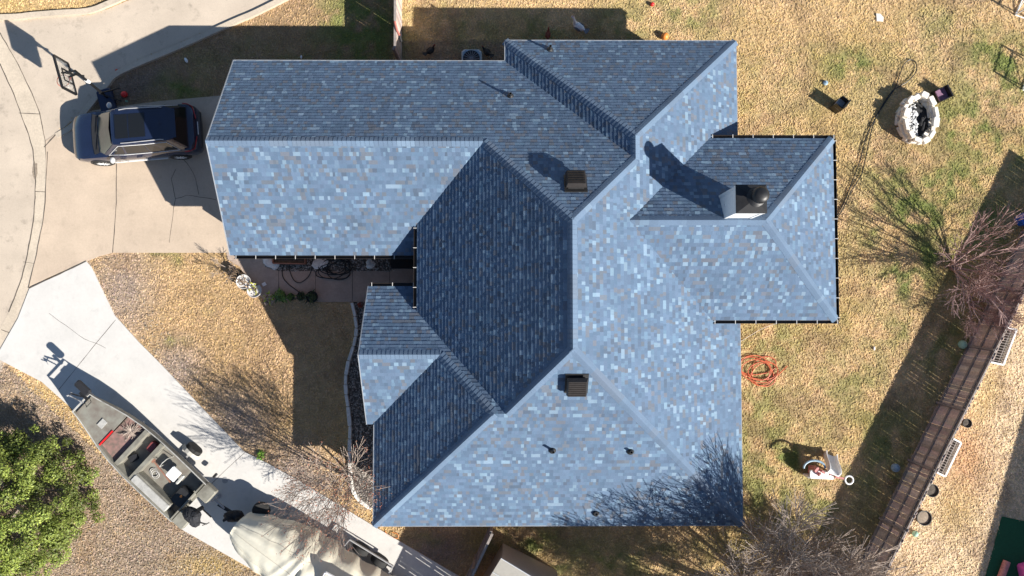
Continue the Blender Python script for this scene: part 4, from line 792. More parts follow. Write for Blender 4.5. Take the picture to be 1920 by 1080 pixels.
    for s_ in (1, -1):
        mt = M3 @ Matrix.Rotation(R(90), 3, 'X'); c = T(.74 * L, s_ * 1.14, .33)
        b = MB(); b.lathe(c, [(.18, -.09), (.31, -.095), (.33, -.06), (.33, .06), (.31, .095), (.18, .09)], 24, mtx=mt); wh = b.build("wheel", M['rubber'], tr, smooth=True)
        b = MB(); b.lathe(c, [(.19, -.05), (.19, .07), (.1, .05), (0.001, .05)], 20, mtx=mt); b.build("rim", M['white'], wh)
        b = MB(); v = []
        for k in range(9):
            a_ = math.pi * k / 8; 
            for y_ in (.97, 1.13): v.append(T(.74 * L + .42 * math.cos(a_), s_ * y_, .36 + .36 * math.sin(a_)))
        b.add(v, [(2 * i, 2 * i + 1, 2 * i + 3, 2 * i + 2) for i in range(8)] + [(0, 2, 4, 6, 8, 10, 12, 14, 16)])
        # open the outer half so the tyre shows
        b.build("fender", M['alu'], tr)
        b = MB(); b.bbox(T(.98 * L, s_ * 1.02, .5), (.1, .2, .1), .02, ang); b.build("tail_light", M['plastic'], tr)
    return T, L
BT, BL = frame_boat()

# ---------------------------------------------------------------- tan covered boat on trailer
def covered():
    o0 = W(446, 985, 1.1); o1 = W(742, 1166, 1.1); d = o1 - o0; ang = math.atan2(d.y, d.x); T = frame2((o0.x, o0.y, 0), ang)
    M3 = Matrix.Rotation(ang, 3, 'Z'); L = 7.2
    t = thing("covered_boat", T(L / 2, 0, 0), "motorboat wrapped in a creased tan canvas cover on the white driveway at the bottom edge", "boat")
    nxs, nys = 90, 44; v = []
    for i in range(nxs + 1):
        x = L * i / nxs; hw_ = 1.22 * min(1, (.30 + .70 * (min(x, 2.4) / 2.4) ** .55)) if x < 2.4 else 1.22
        hc = 1.72 + .58 * min(1, max(0, (x - .1) / 2.9)) ** .8 if x < 3.0 else 2.3 + .08 * math.sin(x * 2.5)
        if x > 3.9: hc = 2.38 - .10 * min(1, (x - 3.9))
        hb = 1.25 + .12 * math.sin(x * 1.7)
        for j in range(nys + 1):
            s_ = -1 + 2 * j / nys; a_ = abs(s_)
            y = s_ * hw_ * (1.0 + .03 * math.sin(7 * x + 2 * s_))
            k = 1 - a_ ** 2.8; z = hb + (hc - hb) * k
            # folds running down the cover from two tie points
            f = .035 * math.sin(9 * (x - 2.2) + 5 * s_) * a_ * (1 if x > 1.4 else .4) + .05 * math.exp(-((x - 2.75 - .3 * s_) / .1) ** 2) - .05 * math.exp(-((x - 2.95 - .3 * s_) / .12) ** 2) + .04 * math.exp(-((x - 2.35 - .5 * s_) / .08) ** 2) - .04 * math.exp(-((x - 4.1 + .2 * s_) / .15) ** 2)
            f += .05 * abs(math.sin(17 * x + 3 * s_)) * a_ ** 3
            f += .012 * math.cos(2 * math.pi * s_ * 3) * (1 if x < 3 else .3)
            z += f
            if a_ > .93: z -= (a_ - .93) / .07 * .6
            v.append(T(x, y, z))
    fs = [(i * (nys + 1) + j, i * (nys + 1) + j + 1, (i + 1) * (nys + 1) + j + 1, (i + 1) * (nys + 1) + j) for i in range(nxs) for j in range(nys)]
    b = MB(); b.add(v, fs); b.build("canvas_cover", M['tarp'], t, smooth=True, flat_angle=60)
    b = MB()
    for s_ in (-.5, 0.02, .5):
        pts = []
        for i in range(2, 40): x = L * i / nxs; j = int((s_ + 1) / 2 * nys); pts.append(v[i * (nys + 1) + j] + Vector((0, 0, .008)))
        b.tube(pts, .007, 4)
    b.build("seam", M['cream'], t)
    b = MB(); p = T(4.75, .1, 2.44); b.bbox(p, (1.9, 1.55, .10), .05, ang + .05); b.build("hard_top", M['white'], t)
    b = MB(); b.bbox(p + Vector((0, 0, .05)), (1.75, 1.4, .02), .01, ang + .05); b.build("top_panel", M['cream'], t)
    b = MB(); v2 = []
    for i in range(11):
        x = .3 + (L - .3) * i / 10; h_ = 1.15 * (min(1, .35 + .65 * min(x, 2.4) / 2.4)); v2 += [T(x, h_, 1.15), T(x, h_ * .75, .55), T(x, 0, .42), T(x, -h_ * .75, .55), T(x, -h_, 1.15)]
    b.add(v2, [(5 * i + j, 5 * i + j + 1, 5 * i + j + 6, 5 * i + j + 5) for i in range(10) for j in range(4)]); b.build("hull", M['white'], t)
    tr = thing("boat_trailer", T(L / 2, 0, 0), "black tandem-axle trailer carrying the tan canvas covered boat", "trailer")
    b = MB()
    for s_ in (1, -1): b.bar(T(.3, s_ * .3, .42), T(2.2, s_ * .85, .42), .1); b.bar(T(2.2, s_ * .85, .42), T(L, s_ * .85, .42), .1)
    b.bar(T(-1.2, 0, .42), T(2.3, 0, .42), .1); b.build("trailer_frame", M['black'], tr)
    for s_ in (1, -1):
        for x in (4.45, 5.3):
            c = T(x, s_ * 1.36, .36); mt = M3 @ Matrix.Rotation(R(90), 3, 'X'); b = MB(); b.lathe(c, [(.2, -.11), (.34, -.115), (.36, -.07), (.36, .07), (.34, .115), (.2, .11)], 24, mtx=mt); wh = b.build("wheel", M['rubber'], tr, smooth=True)
            b = MB(); b.lathe(c, [(.2, -.06), (.2, .08), (.09, .09), (0.001, .09)], 20, mtx=mt); b.build("rim", M['steel'], wh)
        b = MB(); b.bar(T(3.9, s_ * 1.54, .62), T(5.85, s_ * 1.54, .62), .04, .1); b.bar(T(3.9, s_ * 1.54, .62), T(3.85, s_ * 1.2, .6), .04, .1); b.bar(T(5.85, s_ * 1.54, .62), T(5.85, s_ * 1.2, .6), .04, .1); b.build("fender_rail", M['steel'], tr)
    # winch stand with dark cover and jack
    b = MB(); p = T(-.35, .12, .9); b.ell(p, (.38, .24, .28), 12, 8, Matrix.Rotation(ang + .5, 3, 'Z') , lump=.13); b.ell(p + M3 @ Vector((.12, .18, .1)), (.22, .16, .2), 9, 6, M3, lump=.14); b.box(p + M3 @ Vector((-.12, -.1, .22)), (.34, .08, .12), mtx=Matrix.Rotation(ang + 1.0, 3, 'Z') @ Matrix.Rotation(.3, 3, 'X')); b.build("winch_cover", M['cover'], tr)
    c = W(490, 957, .75); b = MB(); b.lathe(c, [(.18, -.1), (.31, -.1), (.34, -.06), (.34, .06), (.31, .1), (.18, .1)], 26, mtx=Matrix.Rotation(R(14), 3, 'X')); sp_ = b.build("spare_wheel", M['rubber'], tr, smooth=True)
    b = MB(); b.lathe(c, [(.2, -.04), (.2, .06), (.12, .02), (0.001, .02)], 20, mtx=Matrix.Rotation(R(14), 3, 'X')); b.build("rim", M['steel'], sp_)
    b = MB(); p = W(412, 930, 0); b.lathe((p.x, p.y, .05), [(.09, 0), (.09, .04), (.03, .05), (.03, .75), (.0, .75)], 10); b.bar((p.x, p.y, .6), (p.x + .2, p.y + .05, .6), .03); b.bar((p.x, p.y, .5), T(-.9, 0, .44), .07); b.build("tongue_jack", M['steel'], tr)
covered()

# ---------------------------------------------------------------- AC unit, birds
b = MB(); c = W(884, 96, .8); ac = thing("air_conditioner", (c.x, c.y - .25, 0), "grey outdoor air conditioner tucked under the north eave of the garage wing", "air conditioner")
b.bbox((c.x, c.y - .30, .42), (.80, .80, .8), .10); b.build("casing", M['paleblue'], ac)
b = MB(); b.lathe((c.x, c.y - .30, .815), [(.33, 0), (.33, .02), (.29, .02), (.29, .01), (0.001, .01)], 26); b.build("fan_grille", M['black'], ac)
b = MB(); [b.bar((c.x, c.y - .3, .84), (c.x + .31 * math.cos(a_), c.y - .3 + .31 * math.sin(a_), .84), .012) for a_ in [k * math.pi / 9 for k in range(18)]]; b.build("guard_wire", M['steel'], ac)
def bird(px, py, ang, s, m, label, name="hen", neck=.0, mw=None, cat="hen", grp=None):
    c = W(px, py); T = frame2((c.x, c.y, 0), ang); M3 = Matrix.Rotation(ang, 3, 'Z')
    t = thing(name, c, label, cat, grp); b = MB()
    # body and neck as one lofted surface along a curved spine
    sp_ = [(-.26, .30, .02), (-.20, .28, .06), (-.12, .25, .115), (0, .22, .14), (.10, .23, .125), (.17, .28, .08), (.20, .34 + neck * .3, .05), (.22 + neck * .1, .40 + neck * .6, .038), (.25 + neck * .25, .44 + neck, .042), (.30 + neck * .3, .44 + neck, .03), (.315 + neck * .3, .435 + neck, .012)]
    b.tube([T(x * s, 0, z * s) for x, z, r in sp_], [r * s for x, z, r in sp_], 12); b.build("body", M[m], t, smooth=True)
    b = MB()
    for s_ in (1, -1): b.ell(T(-.02 * s, s_ * .115 * s, .24 * s), (.15 * s, .035 * s, .09 * s), 12, 7, M3 @ Matrix.Rotation(.2, 3, 'Y'))
    b.build("wing", M[mw or m], t, smooth=True)
    b = MB()
    for k in range(5): a_ = (k - 2) * .22; b.bar(T(-.2 * s, 0, .28 * s), T((-.2 - .2 * math.cos(a_)) * s, .2 * math.sin(a_) * s, .36 * s), .07 * s, .012)
    b.build("tail", M[mw or m], t)
    b = MB(); b.lathe(T((.315 + neck * .3) * s, 0, (.435 + neck) * s), [(.016 * s, 0), (.001, .05 * s)], 6, mtx=M3 @ Matrix.Rotation(R(100), 3, 'Y')); b.build("beak", M['skin'], t)
    b = MB(); b.ell(T((.26 + neck * .27) * s, 0, (.485 + neck) * s), (.035 * s, .008 * s, .022 * s), 8, 5, M3); b.build("comb", M['red'], t)
    b = MB(); [b.tube([T(0, s_ * .05 * s, .12 * s), T(.01 * s, s_ * .05 * s, 0.01)], .008 * s, 5) for s_ in (1, -1)]; [b.bar(T(.01 * s, s_ * .05 * s, .012), T((.01 + .06 * math.cos(a_)) * s, (s_ * .05 + .06 * math.sin(a_)) * s, .01), .012 * s) for s_ in (1, -1) for a_ in (-.5, 0, .5, 3.1)]; b.build("leg", M['skin'], t)
bird(808, 98, .7, .85, 'feather', "black hen pecking in the shade near the wooden fence", grp="hens behind the house")
bird(913, 101, 2.4, .85, 'feather', "black hen standing beside the air conditioner", grp="hens behind the house")
bird(1027, 68, 1.5, .75, 'redfeather', "rusty red hen just above the roof edge left of the white bird", grp="hens behind the house")
bird(1084, 55, 2.5, 1.15, 'whitefeather', "large white and grey goose standing in the shade north of the roof", "goose", .16, 'greyfeather', "goose")
# ---------------------------------------------------------------- fences
def fence_run(A, B, h, label, side, npan, rails=(.25, .9, 1.45), woodcol=(.19, .125, .10), gap=.006, pw=.14, lightcap=False, name="wood_fence", lean=0.0):
    A = Vector((A[0], A[1], 0)); B = Vector((B[0], B[1], 0)); d = (B - A); L = d.length; d.normalize(); nn = Vector((-d.y, d.x, 0)) * side
    t = thing(name, A, label, "fence"); ang = math.atan2(d.y, d.x)
    for k in range(npan):
        a_ = L * k / npan; b_ = L * (k + 1) / npan; b = MB(); s_ = a_
        while s_ < b_ - .02:
            g_ = gap * random.choice((.3, .5, 1, 1, 2.6, 3.5)); wv = pw + random.uniform(-.004, .004); hh = h + random.uniform(-.03, .03); z0 = -.03; kk = random.uniform(.7, 1.25); c = tuple(v_ * kk * random.uniform(.95, 1.06) for v_ in woodcol)
            p = A + d * (s_ + wv / 2) + nn * random.uniform(-.006, .006); hw_ = wv / 2; th = .009
            v = []
            for o_ in (-th, th):
                for x_, z_ in ((-hw_, z0), (hw_, z0), (hw_, hh - .035), (hw_ - .03, hh), (-hw_ + .03, hh), (-hw_, hh - .035)): q = p + d * x_ + nn * (o_ - lean * z_ / h); v.append(Vector((q.x, q.y, z_)))
            b.add(v, [(0, 1, 2, 3, 4, 5), (11, 10, 9, 8, 7, 6)] + [(i, (i + 1) % 6, 6 + (i + 1) % 6, 6 + i) for i in range(6)], c); s_ += wv + g_
        b.build("picket_panel", M['fence'], t)
        for z_ in rails:
            b = MB(); p = A + d * a_ + nn * (.035 - lean * z_ / h); q = A + d * b_ + nn * (.035 - lean * z_ / h); b.bar((p.x, p.y, z_), (q.x, q.y, z_), .045, .09); b.build("rail", M['rail'], t)
    for k in range(npan + 1):
        p = A + d * (L * k / npan) + nn * .06; b = MB(); pt_ = p - nn * lean; b.bar((p.x, p.y, 0), (pt_.x, pt_.y, h - .04), .09, .09); b.build("post", M['rail'], t)
    if lightcap:
        b = MB(); p, q = A - nn * .0, B - nn * .0; b.bar((p.x, p.y, h + .02), (q.x, q.y, h + .02), .09, .03); b.build("top_cap", M['rail'], t)
    return t
fa = W(1657, 962); fb = W(1810, 654); fd = (fb - fa).normalized()
fence_run(fa - fd * 5.4, fa + fd * 15.2, 1.42, "long brown cedar privacy fence slanting down the right side of the back lawn", 1, 8, rails=(.12, .68, 1.22, 1.36), gap=.0028, woodcol=(.56, .45, .39), lightcap=False, lean=.27)
c0 = W(753, 120); c1 = W(754, -130)
fence_run(c0, c1, 1.7, "short run of bleached picket fence joining the north side of the garage wing", 1 if True else -1, 2, woodcol=(.46, .37, .32), lightcap=True)
c0 = W(925, 975); c1 = W(866, 1100)
fence_run(c0, c1 + (c1 - c0) * .6, 1.75, "brown side fence running from the south eave down to the bottom edge", -1, 3, woodcol=(.22, .12, .09), lightcap=True)
b = MB(); c = W(744, 56, 1.75); b.tube([c + Vector((-.08, .32, 0)), c + Vector((0, 0, .0)), c + Vector((.10, -.22, -.03))], .045, 8); o = tag(b.build("garden_tool", M['redwood'], loc=(c.x, c.y, 1.7)), "red wooden handle lying across the top of the bleached fence", "tool")
b = MB(); b.tube([c + Vector((.10, -.22, -.03)), c + Vector((.16, -.42, -.1))], .06, 8); b.build("tool_head", M['black'], o)
# south shed corner
a_ = W(940, 1046, 2.2); b_ = W(1012, 1082, 2.2); e_ = W(912, 1092, 2.2); sh_ = thing("garden_shed", W(950, 1110), "small cream metal shed, its roof corner showing beside the brown side fence", "shed")
u = (b_ - a_).normalized(); v_ = (e_ - a_).normalized(); P4 = [a_, a_ + u * 2.6, a_ + u * 2.6 + v_ * 2.4, a_ + v_ * 2.4]; P5 = [p + (Vector((0, 0, 0))) for p in P4]
b = MB(); b.prism([(p.x, p.y) for p in [a_ + u * .12 + v_ * .12, a_ + u * 2.48 + v_ * .12, a_ + u * 2.48 + v_ * 2.28, a_ + u * .12 + v_ * 2.28]], 0, 2.14); b.build("wall", M['cream'], sh_)
b = MB(); m0 = a_ + u * 1.3 + Vector((0, 0, .35)); m1 = m0 + v_ * 2.4; lo = Vector((0, 0, -.05)); b.add([P4[0], P4[1], P4[2], P4[3], m0, m1] + [P4[0] + lo, P4[1] + lo, P4[2] + lo, P4[3] + lo], [(0, 4, 5, 3), (1, 2, 5, 4), (0, 1, 4), (3, 5, 2), (0, 6, 7, 1), (1, 7, 8, 2), (2, 8, 9, 3), (3, 9, 6, 0), (6, 9, 8, 7)]); rf_ = b.build("roof", M['cream'], sh_)
b = MB(); [b.bar(a_ + u * .0 + v_ * k + Vector((0, 0, .01)), m0 + v_ * k + Vector((0, 0, .01)), .03, .02) for k in (.02, .6, 1.2, 1.8)]; b.build("roof_rib", M['white'], rf_)
# neighbour's house beyond the frame: its eave throws the shade along the right edge
e0 = W(1920, 765); e1 = W(1832, 1080); dn = (e1 - e0).normalized(); off = Vector((TO.x, TO.y, 0)) / TO.z * 2.9; a_ = e0 + off - dn * .5; q_ = e0 + off + dn * 14; nn = Vector((-dn.y, dn.x, 0)); nn = nn if nn.x > 0 else -nn
nh = thing("neighbour_house", (a_ + q_) / 2 + nn * 3, "neighbour's house out of frame past the cedar fence, casting shade on the pale yard", "house")
b = MB(); b.prism([((a_ + nn * .5).x, (a_ + nn * .5).y), ((q_ + nn * .5).x, (q_ + nn * .5).y), ((q_ + nn * 9).x, (q_ + nn * 9).y), ((a_ + nn * 9).x, (a_ + nn * 9).y)], 0, 2.8); b.build("wall", M['brick'], nh)
b = MB(); z3 = Vector((0, 0, 2.9)); zr = Vector((0, 0, 5.0)); b.add([a_ + z3, q_ + z3, q_ + nn * 9.5 + z3, a_ + nn * 9.5 + z3, a_ + nn * 4.7 + dn * 4.7 + zr, q_ + nn * 4.7 - dn * 4.7 + zr], [(0, 1, 5, 4), (1, 2, 5), (2, 3, 4, 5), (3, 0, 4), (0, 3, 2, 1)]); b.build("roof", M['fascia'], nh)
# green mat, pink toy, rolled mat
b = MB(); b.prism(nb_mat_p, .0, .03); c = W(1890, 1030); tag(b.build("artificial_grass_mat", M['green'], loc=(c.x, c.y, 0)), "dark green mat in the shaded neighbour's yard at the bottom right corner", "mat")
b = MB(); b.tube([W(1888, 1052, .14), W(1872, 1095, .14)], .13, 14); c = W(1880, 1070); tag(b.build("rolled_rug", M['pinkred'], loc=(c.x, c.y, 0)), "faded red roll lying on the green mat at the bottom right corner", "roll")
b = MB(); c = W(1918, 1070); b.bbox((c.x, c.y, .25), (.5, .7, .5), .08, .2); pk = thing("toy_box", c, "bright pink plastic toy at the very bottom right corner on the green mat", "toy"); b.build("tub", M['pinkp'], pk)
b = MB(); b.bbox((c.x, c.y, .53), (.44, .62, .05), .03, .2); b.build("lid", M['pinkp'], pk)
b = MB(); c = W(1913, 412); b.bbox((c.x, c.y, .2), (.5, .42, .38), .06, .5); bb = thing("plastic_bin", c, "bright blue plastic bin at the right edge above the bare red-brown bush", "bin"); b.build("tub", M['blueplastic'], bb); b = MB(); b.bbox((c.x, c.y, .41), (.54, .46, .04), .02, .5); b.build("lid", M['blueplastic'], bb)
# raised planter frames beyond the fence
for P, lab in (([(1852, 678), (1880, 684), (1905, 618), (1878, 612)], "upper white-framed lattice panel lying beyond the cedar fence"), ([(1752, 884), (1771, 893), (1801, 830), (1782, 820)], "lower white-framed lattice panel lying beyond the cedar fence")):
    p = WP(P, .25); c = (p[0] + p[2]) / 2; t = thing("garden_trellis", (c.x, c.y, 0), lab, "frame", "white-framed panels beyond the fence")
    b = MB(); [b.bar(p[i], p[(i + 1) % 4], .06, .12) for i in range(4)]; [b.bar(q, Vector((q.x, q.y, .0)), .05) for q in p]; b.build("frame", M['white'], t)
    b = MB(); u, v_ = p[3] - p[0], p[1] - p[0]
    for k in range(1, 14): b.bar(p[0] + u * k / 14, p[0] + u * k / 14 + v_, .02, .03)
    for k in (1, 2): b.bar(p[0] + v_ * k / 3, p[0] + v_ * k / 3 + u, .02, .02)
    b.build("lattice", M['rail'], t)
    b = MB(); b.add([q - Vector((0, 0, .12)) for q in p], [(0, 1, 2, 3)]); b.build("panel_floor", M['dirt'], t)
for px, py, r, lab in ((1726, 968, .30, "large dark round pot standing beyond the lower stretch of the fence"), (1741, 917, .26, "black ring-shaped tub beyond the fence under the lower white frame"), (1806, 792, .18, "small dark round pot tucked against the fence above the lower white frame")):
    b = MB(); c = W(px, py); b.lathe((c.x, c.y, 0), [(r * .8, 0), (r, .28), (r * .92, .28), (r * .85, .2), (0.001, .19)], 22); t = tag(b.build("garden_pot", M['plastic'], loc=c), lab, "pot", "dark pots beyond the fence")
    b = MB(); b.lathe((c.x, c.y, .205), [(r * .82, 0), (0.001, .02)], 16); b.build("soil", M['dirt'] if r < .3 else M['stain'], t)

# ---------------------------------------------------------------- fire pit of stacked stones
c = W(1711, 228); fp = thing("fire_pit", c, "oval fire pit ring of stacked pale limestone with black and white ash inside", "fire pit")
A_, B_ = .60, .90
for row in range(4):
    n_ = 12; 
    for k in range(n_):
        a_ = 2 * math.pi * (k + .5 * (row % 2) + random.uniform(-.12, .12)) / n_; rr = 1 + random.uniform(-.09, .07); x_ = c.x + A_ * rr * math.cos(a_); y_ = c.y + B_ * rr * math.sin(a_)
        ta = math.atan2(B_ * math.cos(a_), -A_ * math.sin(a_)); seg = 2 * math.pi * math.hypot(A_ * math.sin(a_), B_ * math.cos(a_)) / n_
        b = MB(); b.bbox((x_, y_, .085 + row * .165), (seg * random.uniform(.8, 1.02), random.uniform(.15, .26), random.uniform(.14, .19)), .03, ta + random.uniform(-.25, .25)); o = b.build("stone", M['blockstone'], fp)
b = MB(); b.lathe((c.x, c.y, .25), [(.62, 0), (.62, .02), (.3, .10), (0.001, .13)], 24, sx=.93, sy=1.32); b.build("ash_bed", M['soot'], fp)
b = MB(); 
for k in range(380):
    a_ = random.uniform(1.9, 4.6); r_ = random.uniform(.12, .56); g_ = random.choice((.04, .6, .75, .7, .4)); b.bbox((c.x + r_ * math.cos(a_) * .9, c.y + r_ * math.sin(a_) * 1.35, .34 + random.uniform(0, .10)), (random.uniform(.03, .13), random.uniform(.03, .10), random.uniform(.02, .07)), .012, random.uniform(0, 3), col=(g_, g_, g_))
b.build("ash_and_char", M['ash'], fp)["kind"] = "stuff"
for k in range(7):
    b = MB(); p = Vector((c.x + random.uniform(.0, .3), c.y + random.uniform(-.7, .7), .44)); a_ = random.uniform(0, 3.1); b.tube([p, p + Vector((.34 * math.cos(a_), .34 * math.sin(a_), .06))], [.05, .035], 7); b.build("charred_log", M['soot'], fp)
# low chairs on the lawn
def low_box(px, py, ang, sz, m, m2, name, label, cat):
    c = W(px, py, .3); t = thing(name, (c.x, c.y, 0), label, cat); T = frame2((c.x, c.y, 0), ang); w_, d_, h_ = sz
    b = MB(); b.bbox(T(0, 0, h_ * .5), (w_, d_, .06), .02, ang); b.build("seat", M[m2], t)
    b = MB(); b.box(T(-w_ / 2 + .03, 0, h_ * .75), (.05, d_, h_ * .55), ang, ry=0); b.build("backrest", M[m], t)
    for s_ in (1, -1): b = MB(); b.box(T(0, s_ * (d_ / 2 - .02), h_ * .42), (w_, .04, h_ * .84), ang); b.build("side_panel", M[m], t)
    b = MB(); b.box(T(w_ / 2 - .03, 0, h_ * .22), (.04, d_ - .09, h_ * .42), ang); b.build("front_panel", M[m], t)
low_box(1573, 197, R(140), (.36, .44, .78), 'black', 'steel', "lawn_chair", "small black box-shaped chair alone on the gold lawn left of the fire pit", "chair")
low_box(1768, 176, R(205), (.46, .52, .5), 'black', 'purple', "lawn_chair", "low black chair with a faded purple seat right of the fire pit", "chair")

# ---------------------------------------------------------------- hoses, cables
def hose(name, paths, z, r, m, label, cat="hose", c=None):
    b = MB()
    for p in paths:
        pts = [q if len(q) == 3 else (q[0], q[1], z) for q in p]; b.tube(smooth_path([W(a_, b_, cc) for a_, b_, cc in pts], 7), r, 6)
    c = W(paths[0][0][0], paths[0][0][1]); return tag(b.build(name, M[m], smooth=True, loc=(c.x, c.y, 0)), label, cat)
hose("garden_hose", [[(1563, 415), (1580, 385), (1596, 345), (1612, 302), (1622, 262), (1634, 235), (1658, 195), (1678, 165), (1687, 140), (1694, 122), (1706, 112), (1717, 118), (1718, 133), (1706, 149), (1690, 160), (1672, 172), (1650, 205), (1638, 232), (1630, 262), (1622, 300), (1614, 330), (1596, 358), (1584, 385), (1570, 408), (1560, 425)]], .06, .02, 'hose', "long black hose looped on the lawn between the fire pit and the east gutter")
coil = []
for k in range(62):
    a_ = k * .62; rr = 1 + .28 * math.sin(k * .9); coil.append((1424 + 27 * rr * math.cos(a_) + 6 * math.sin(k * .31), 694 + 20 * rr * math.sin(a_) + 7 * math.cos(k * .23), .03 + .0012 * k))
hose("garden_hose", [coil + [(1440, 716, .05), (1462, 700, .04), (1476, 686, .04)]], .05, .019, 'redhose', "coil of orange-red hose on the grass against the east eave")
hose("extension_cable", [[(1389, 640), (1410, 627), (1430, 616), (1462, 604), (1480, 596)]], .05, .008, 'strap', "pale cord on the grass running out from under the south-east gutter", "cord")
coil = []
for k in range(66):
    a_ = k * .6; rr = 1 + .3 * math.sin(k * .7); coil.append((630 + 24 * rr * math.cos(a_) + 5 * math.sin(k * .3), 502 + 15 * rr * math.sin(a_) + 4 * math.cos(k * .21), .06 + .0012 * k))
hose("garden_hose", [coil + [(600, 520, .06), (592, 512, .06), (600, 504, .06), (622, 508, .07)], [(586, 484, .06), (584, 505, .06), (577, 520, .06), (562, 530, .06), (550, 524, .06), (543, 505, .06), (545, 490, .06)], [(542, 488, .06), (531, 500, .06), (530, 518, .06), (540, 532, .06), (556, 544, .06), (572, 556, .06)]], .06, .018, 'hose', "tangled black hose coil on the front walk beside the gravel bed")
hose("garden_hose", [[(735, 998), (746, 1002), (744, 1010), (728, 1004), (722, 996)]], .04, .012, 'orangep', "short yellow-orange hose loop at the edge of the white driveway by the south eave")

# ---------------------------------------------------------------- front walk: planter, pots, plants
t = thing("planter_box", W(543, 489), "long red-brown wooden planter box under the south gutter of the garage wing", "planter"); b = MB(); p = WP([(513, 483), (573, 484), (573, 495), (513, 494)], .2); [b.bar(p[i], p[(i + 1) % 4], .04, .26) for i in range(4)]; b.build("box", M['planter'], t)
b = MB(); b.add([q - Vector((0, 0, .02)) for q in p], [(0, 1, 2, 3)]); b.build("soil", M['dirt'], t)
def potplant(px, py, r, h, pm, label, plant, cols=((.1, .2, .03),), n=60, sp=.2, ln=.16, up=.15):
    c = W(px, py); t = thing("potted_plant", c, label, "potted plant"); b = MB(); b.lathe((c.x, c.y, 0), [(r * .75, 0), (r, h), (r * .93, h), (r * .86, h - .07), (0.001, h - .08)], 24); b.build("pot", M[pm], t, smooth=True)
    b = MB()
    for k in range(n):
        a_ = random.uniform(0, 6.3); q = Vector((c.x + random.gauss(0, r * .4), c.y + random.gauss(0, r * .4), h - .05)); d = Vector((math.cos(a_), math.sin(a_), 0)); L_ = ln * random.uniform(.5, 1.4); s_ = Vector((-d.y, d.x, 0)) * L_ * (.16 if plant != 'twig' else .035); cc = random.choice(cols); kk = random.uniform(.7, 1.3); cc = tuple(v_ * kk for v_ in cc); z_ = random.uniform(.3, 1) * up
        m_ = q + d * L_ * .5 + Vector((0, 0, z_)); e_ = q + d * L_ + Vector((0, 0, z_ * random.uniform(.3, 1.1))); b.add([q, m_ + s_, e_, m_ - s_], [(0, 1, 2, 3)], cc)
    b.build("foliage", M['leaf'], t)
DRY = ((.22, .15, .09), (.3, .21, .13), (.15, .1, .07)); GR = ((.10, .17, .03), (.16, .24, .05), (.07, .12, .03))
potplant(444, 513, .22, .34, 'plastic', "black pot with dry brown twigs, leftmost of the row by the front walk", 'twig', DRY, 70, ln=.2, up=.2)
potplant(462, 529, .29, .34, 'pot', "large white pot holding a dead brown plant, second in the row by the walk", 'leaf', DRY, 40, ln=.13)
potplant(482, 545, .29, .34, 'pot', "white pot with dark soil and yellow leaves, third in the row by the walk", 'leaf', ((.05, .035, .03), (.12, .08, .06), (.4, .4, .05)), 34, ln=.14)
potplant(508, 561, .17, .2, 'terracotta', "low pot of pale pink and lime leaves beside the second white pot", 'leaf', ((.45, .34, .26), (.4, .5, .05), (.35, .27, .2)), 70, ln=.17)
potplant(530, 555, .20, .26, 'plastic', "black pot with a bushy green plant, left of the dark pots on the walk edge", 'leaf', GR, 130, ln=.2)
potplant(548, 557, .15, .22, 'plastic', "small black pot with low green leaves between two larger pots", 'leaf', GR, 60, ln=.12)
potplant(567, 556, .17, .24, 'plastic', "black pot with sparse dark leaves where the hose ends", 'leaf', ((.04, .06, .02), (.06, .08, .03)), 60, ln=.13)
potplant(588, 557, .24, .26, 'plastic', "broad black pot with thin dark foliage, rightmost of the row on the walk", 'leaf', ((.04, .06, .02), (.06, .08, .03)), 60, ln=.16)
potplant(677, 572, .12, .12, 'terracotta', "small red pot at the top of the gravel border by the front corner", 'leaf', ((.3, .06, .04),), 20, ln=.09)
potplant(489, 852, .07, .04, 'plastic', "little green seedling at the edge of the front lawn by the white driveway", 'leaf', ((.16, .3, .04),), 30, ln=.16)
b = MB(); c = W(496, 533); b.bbox((c.x, c.y, .05), (.16, .14, .02), .01, .5); tag(b.build("paper_scrap", M['white'], loc=(c.x, c.y, .04)), "small pale square scrap lying on the front walk by the white pots", "scrap")
b = MB(); p = WP([(733, 484), (778, 484), (778, 504), (733, 504)]); b.prism(p, .03, .06); c = W(755, 494); tag(b.build("door_mat", M['rubber'], loc=(c.x, c.y, 0)), "black door mat in the deep shade of the entry by the west gutter", "mat")

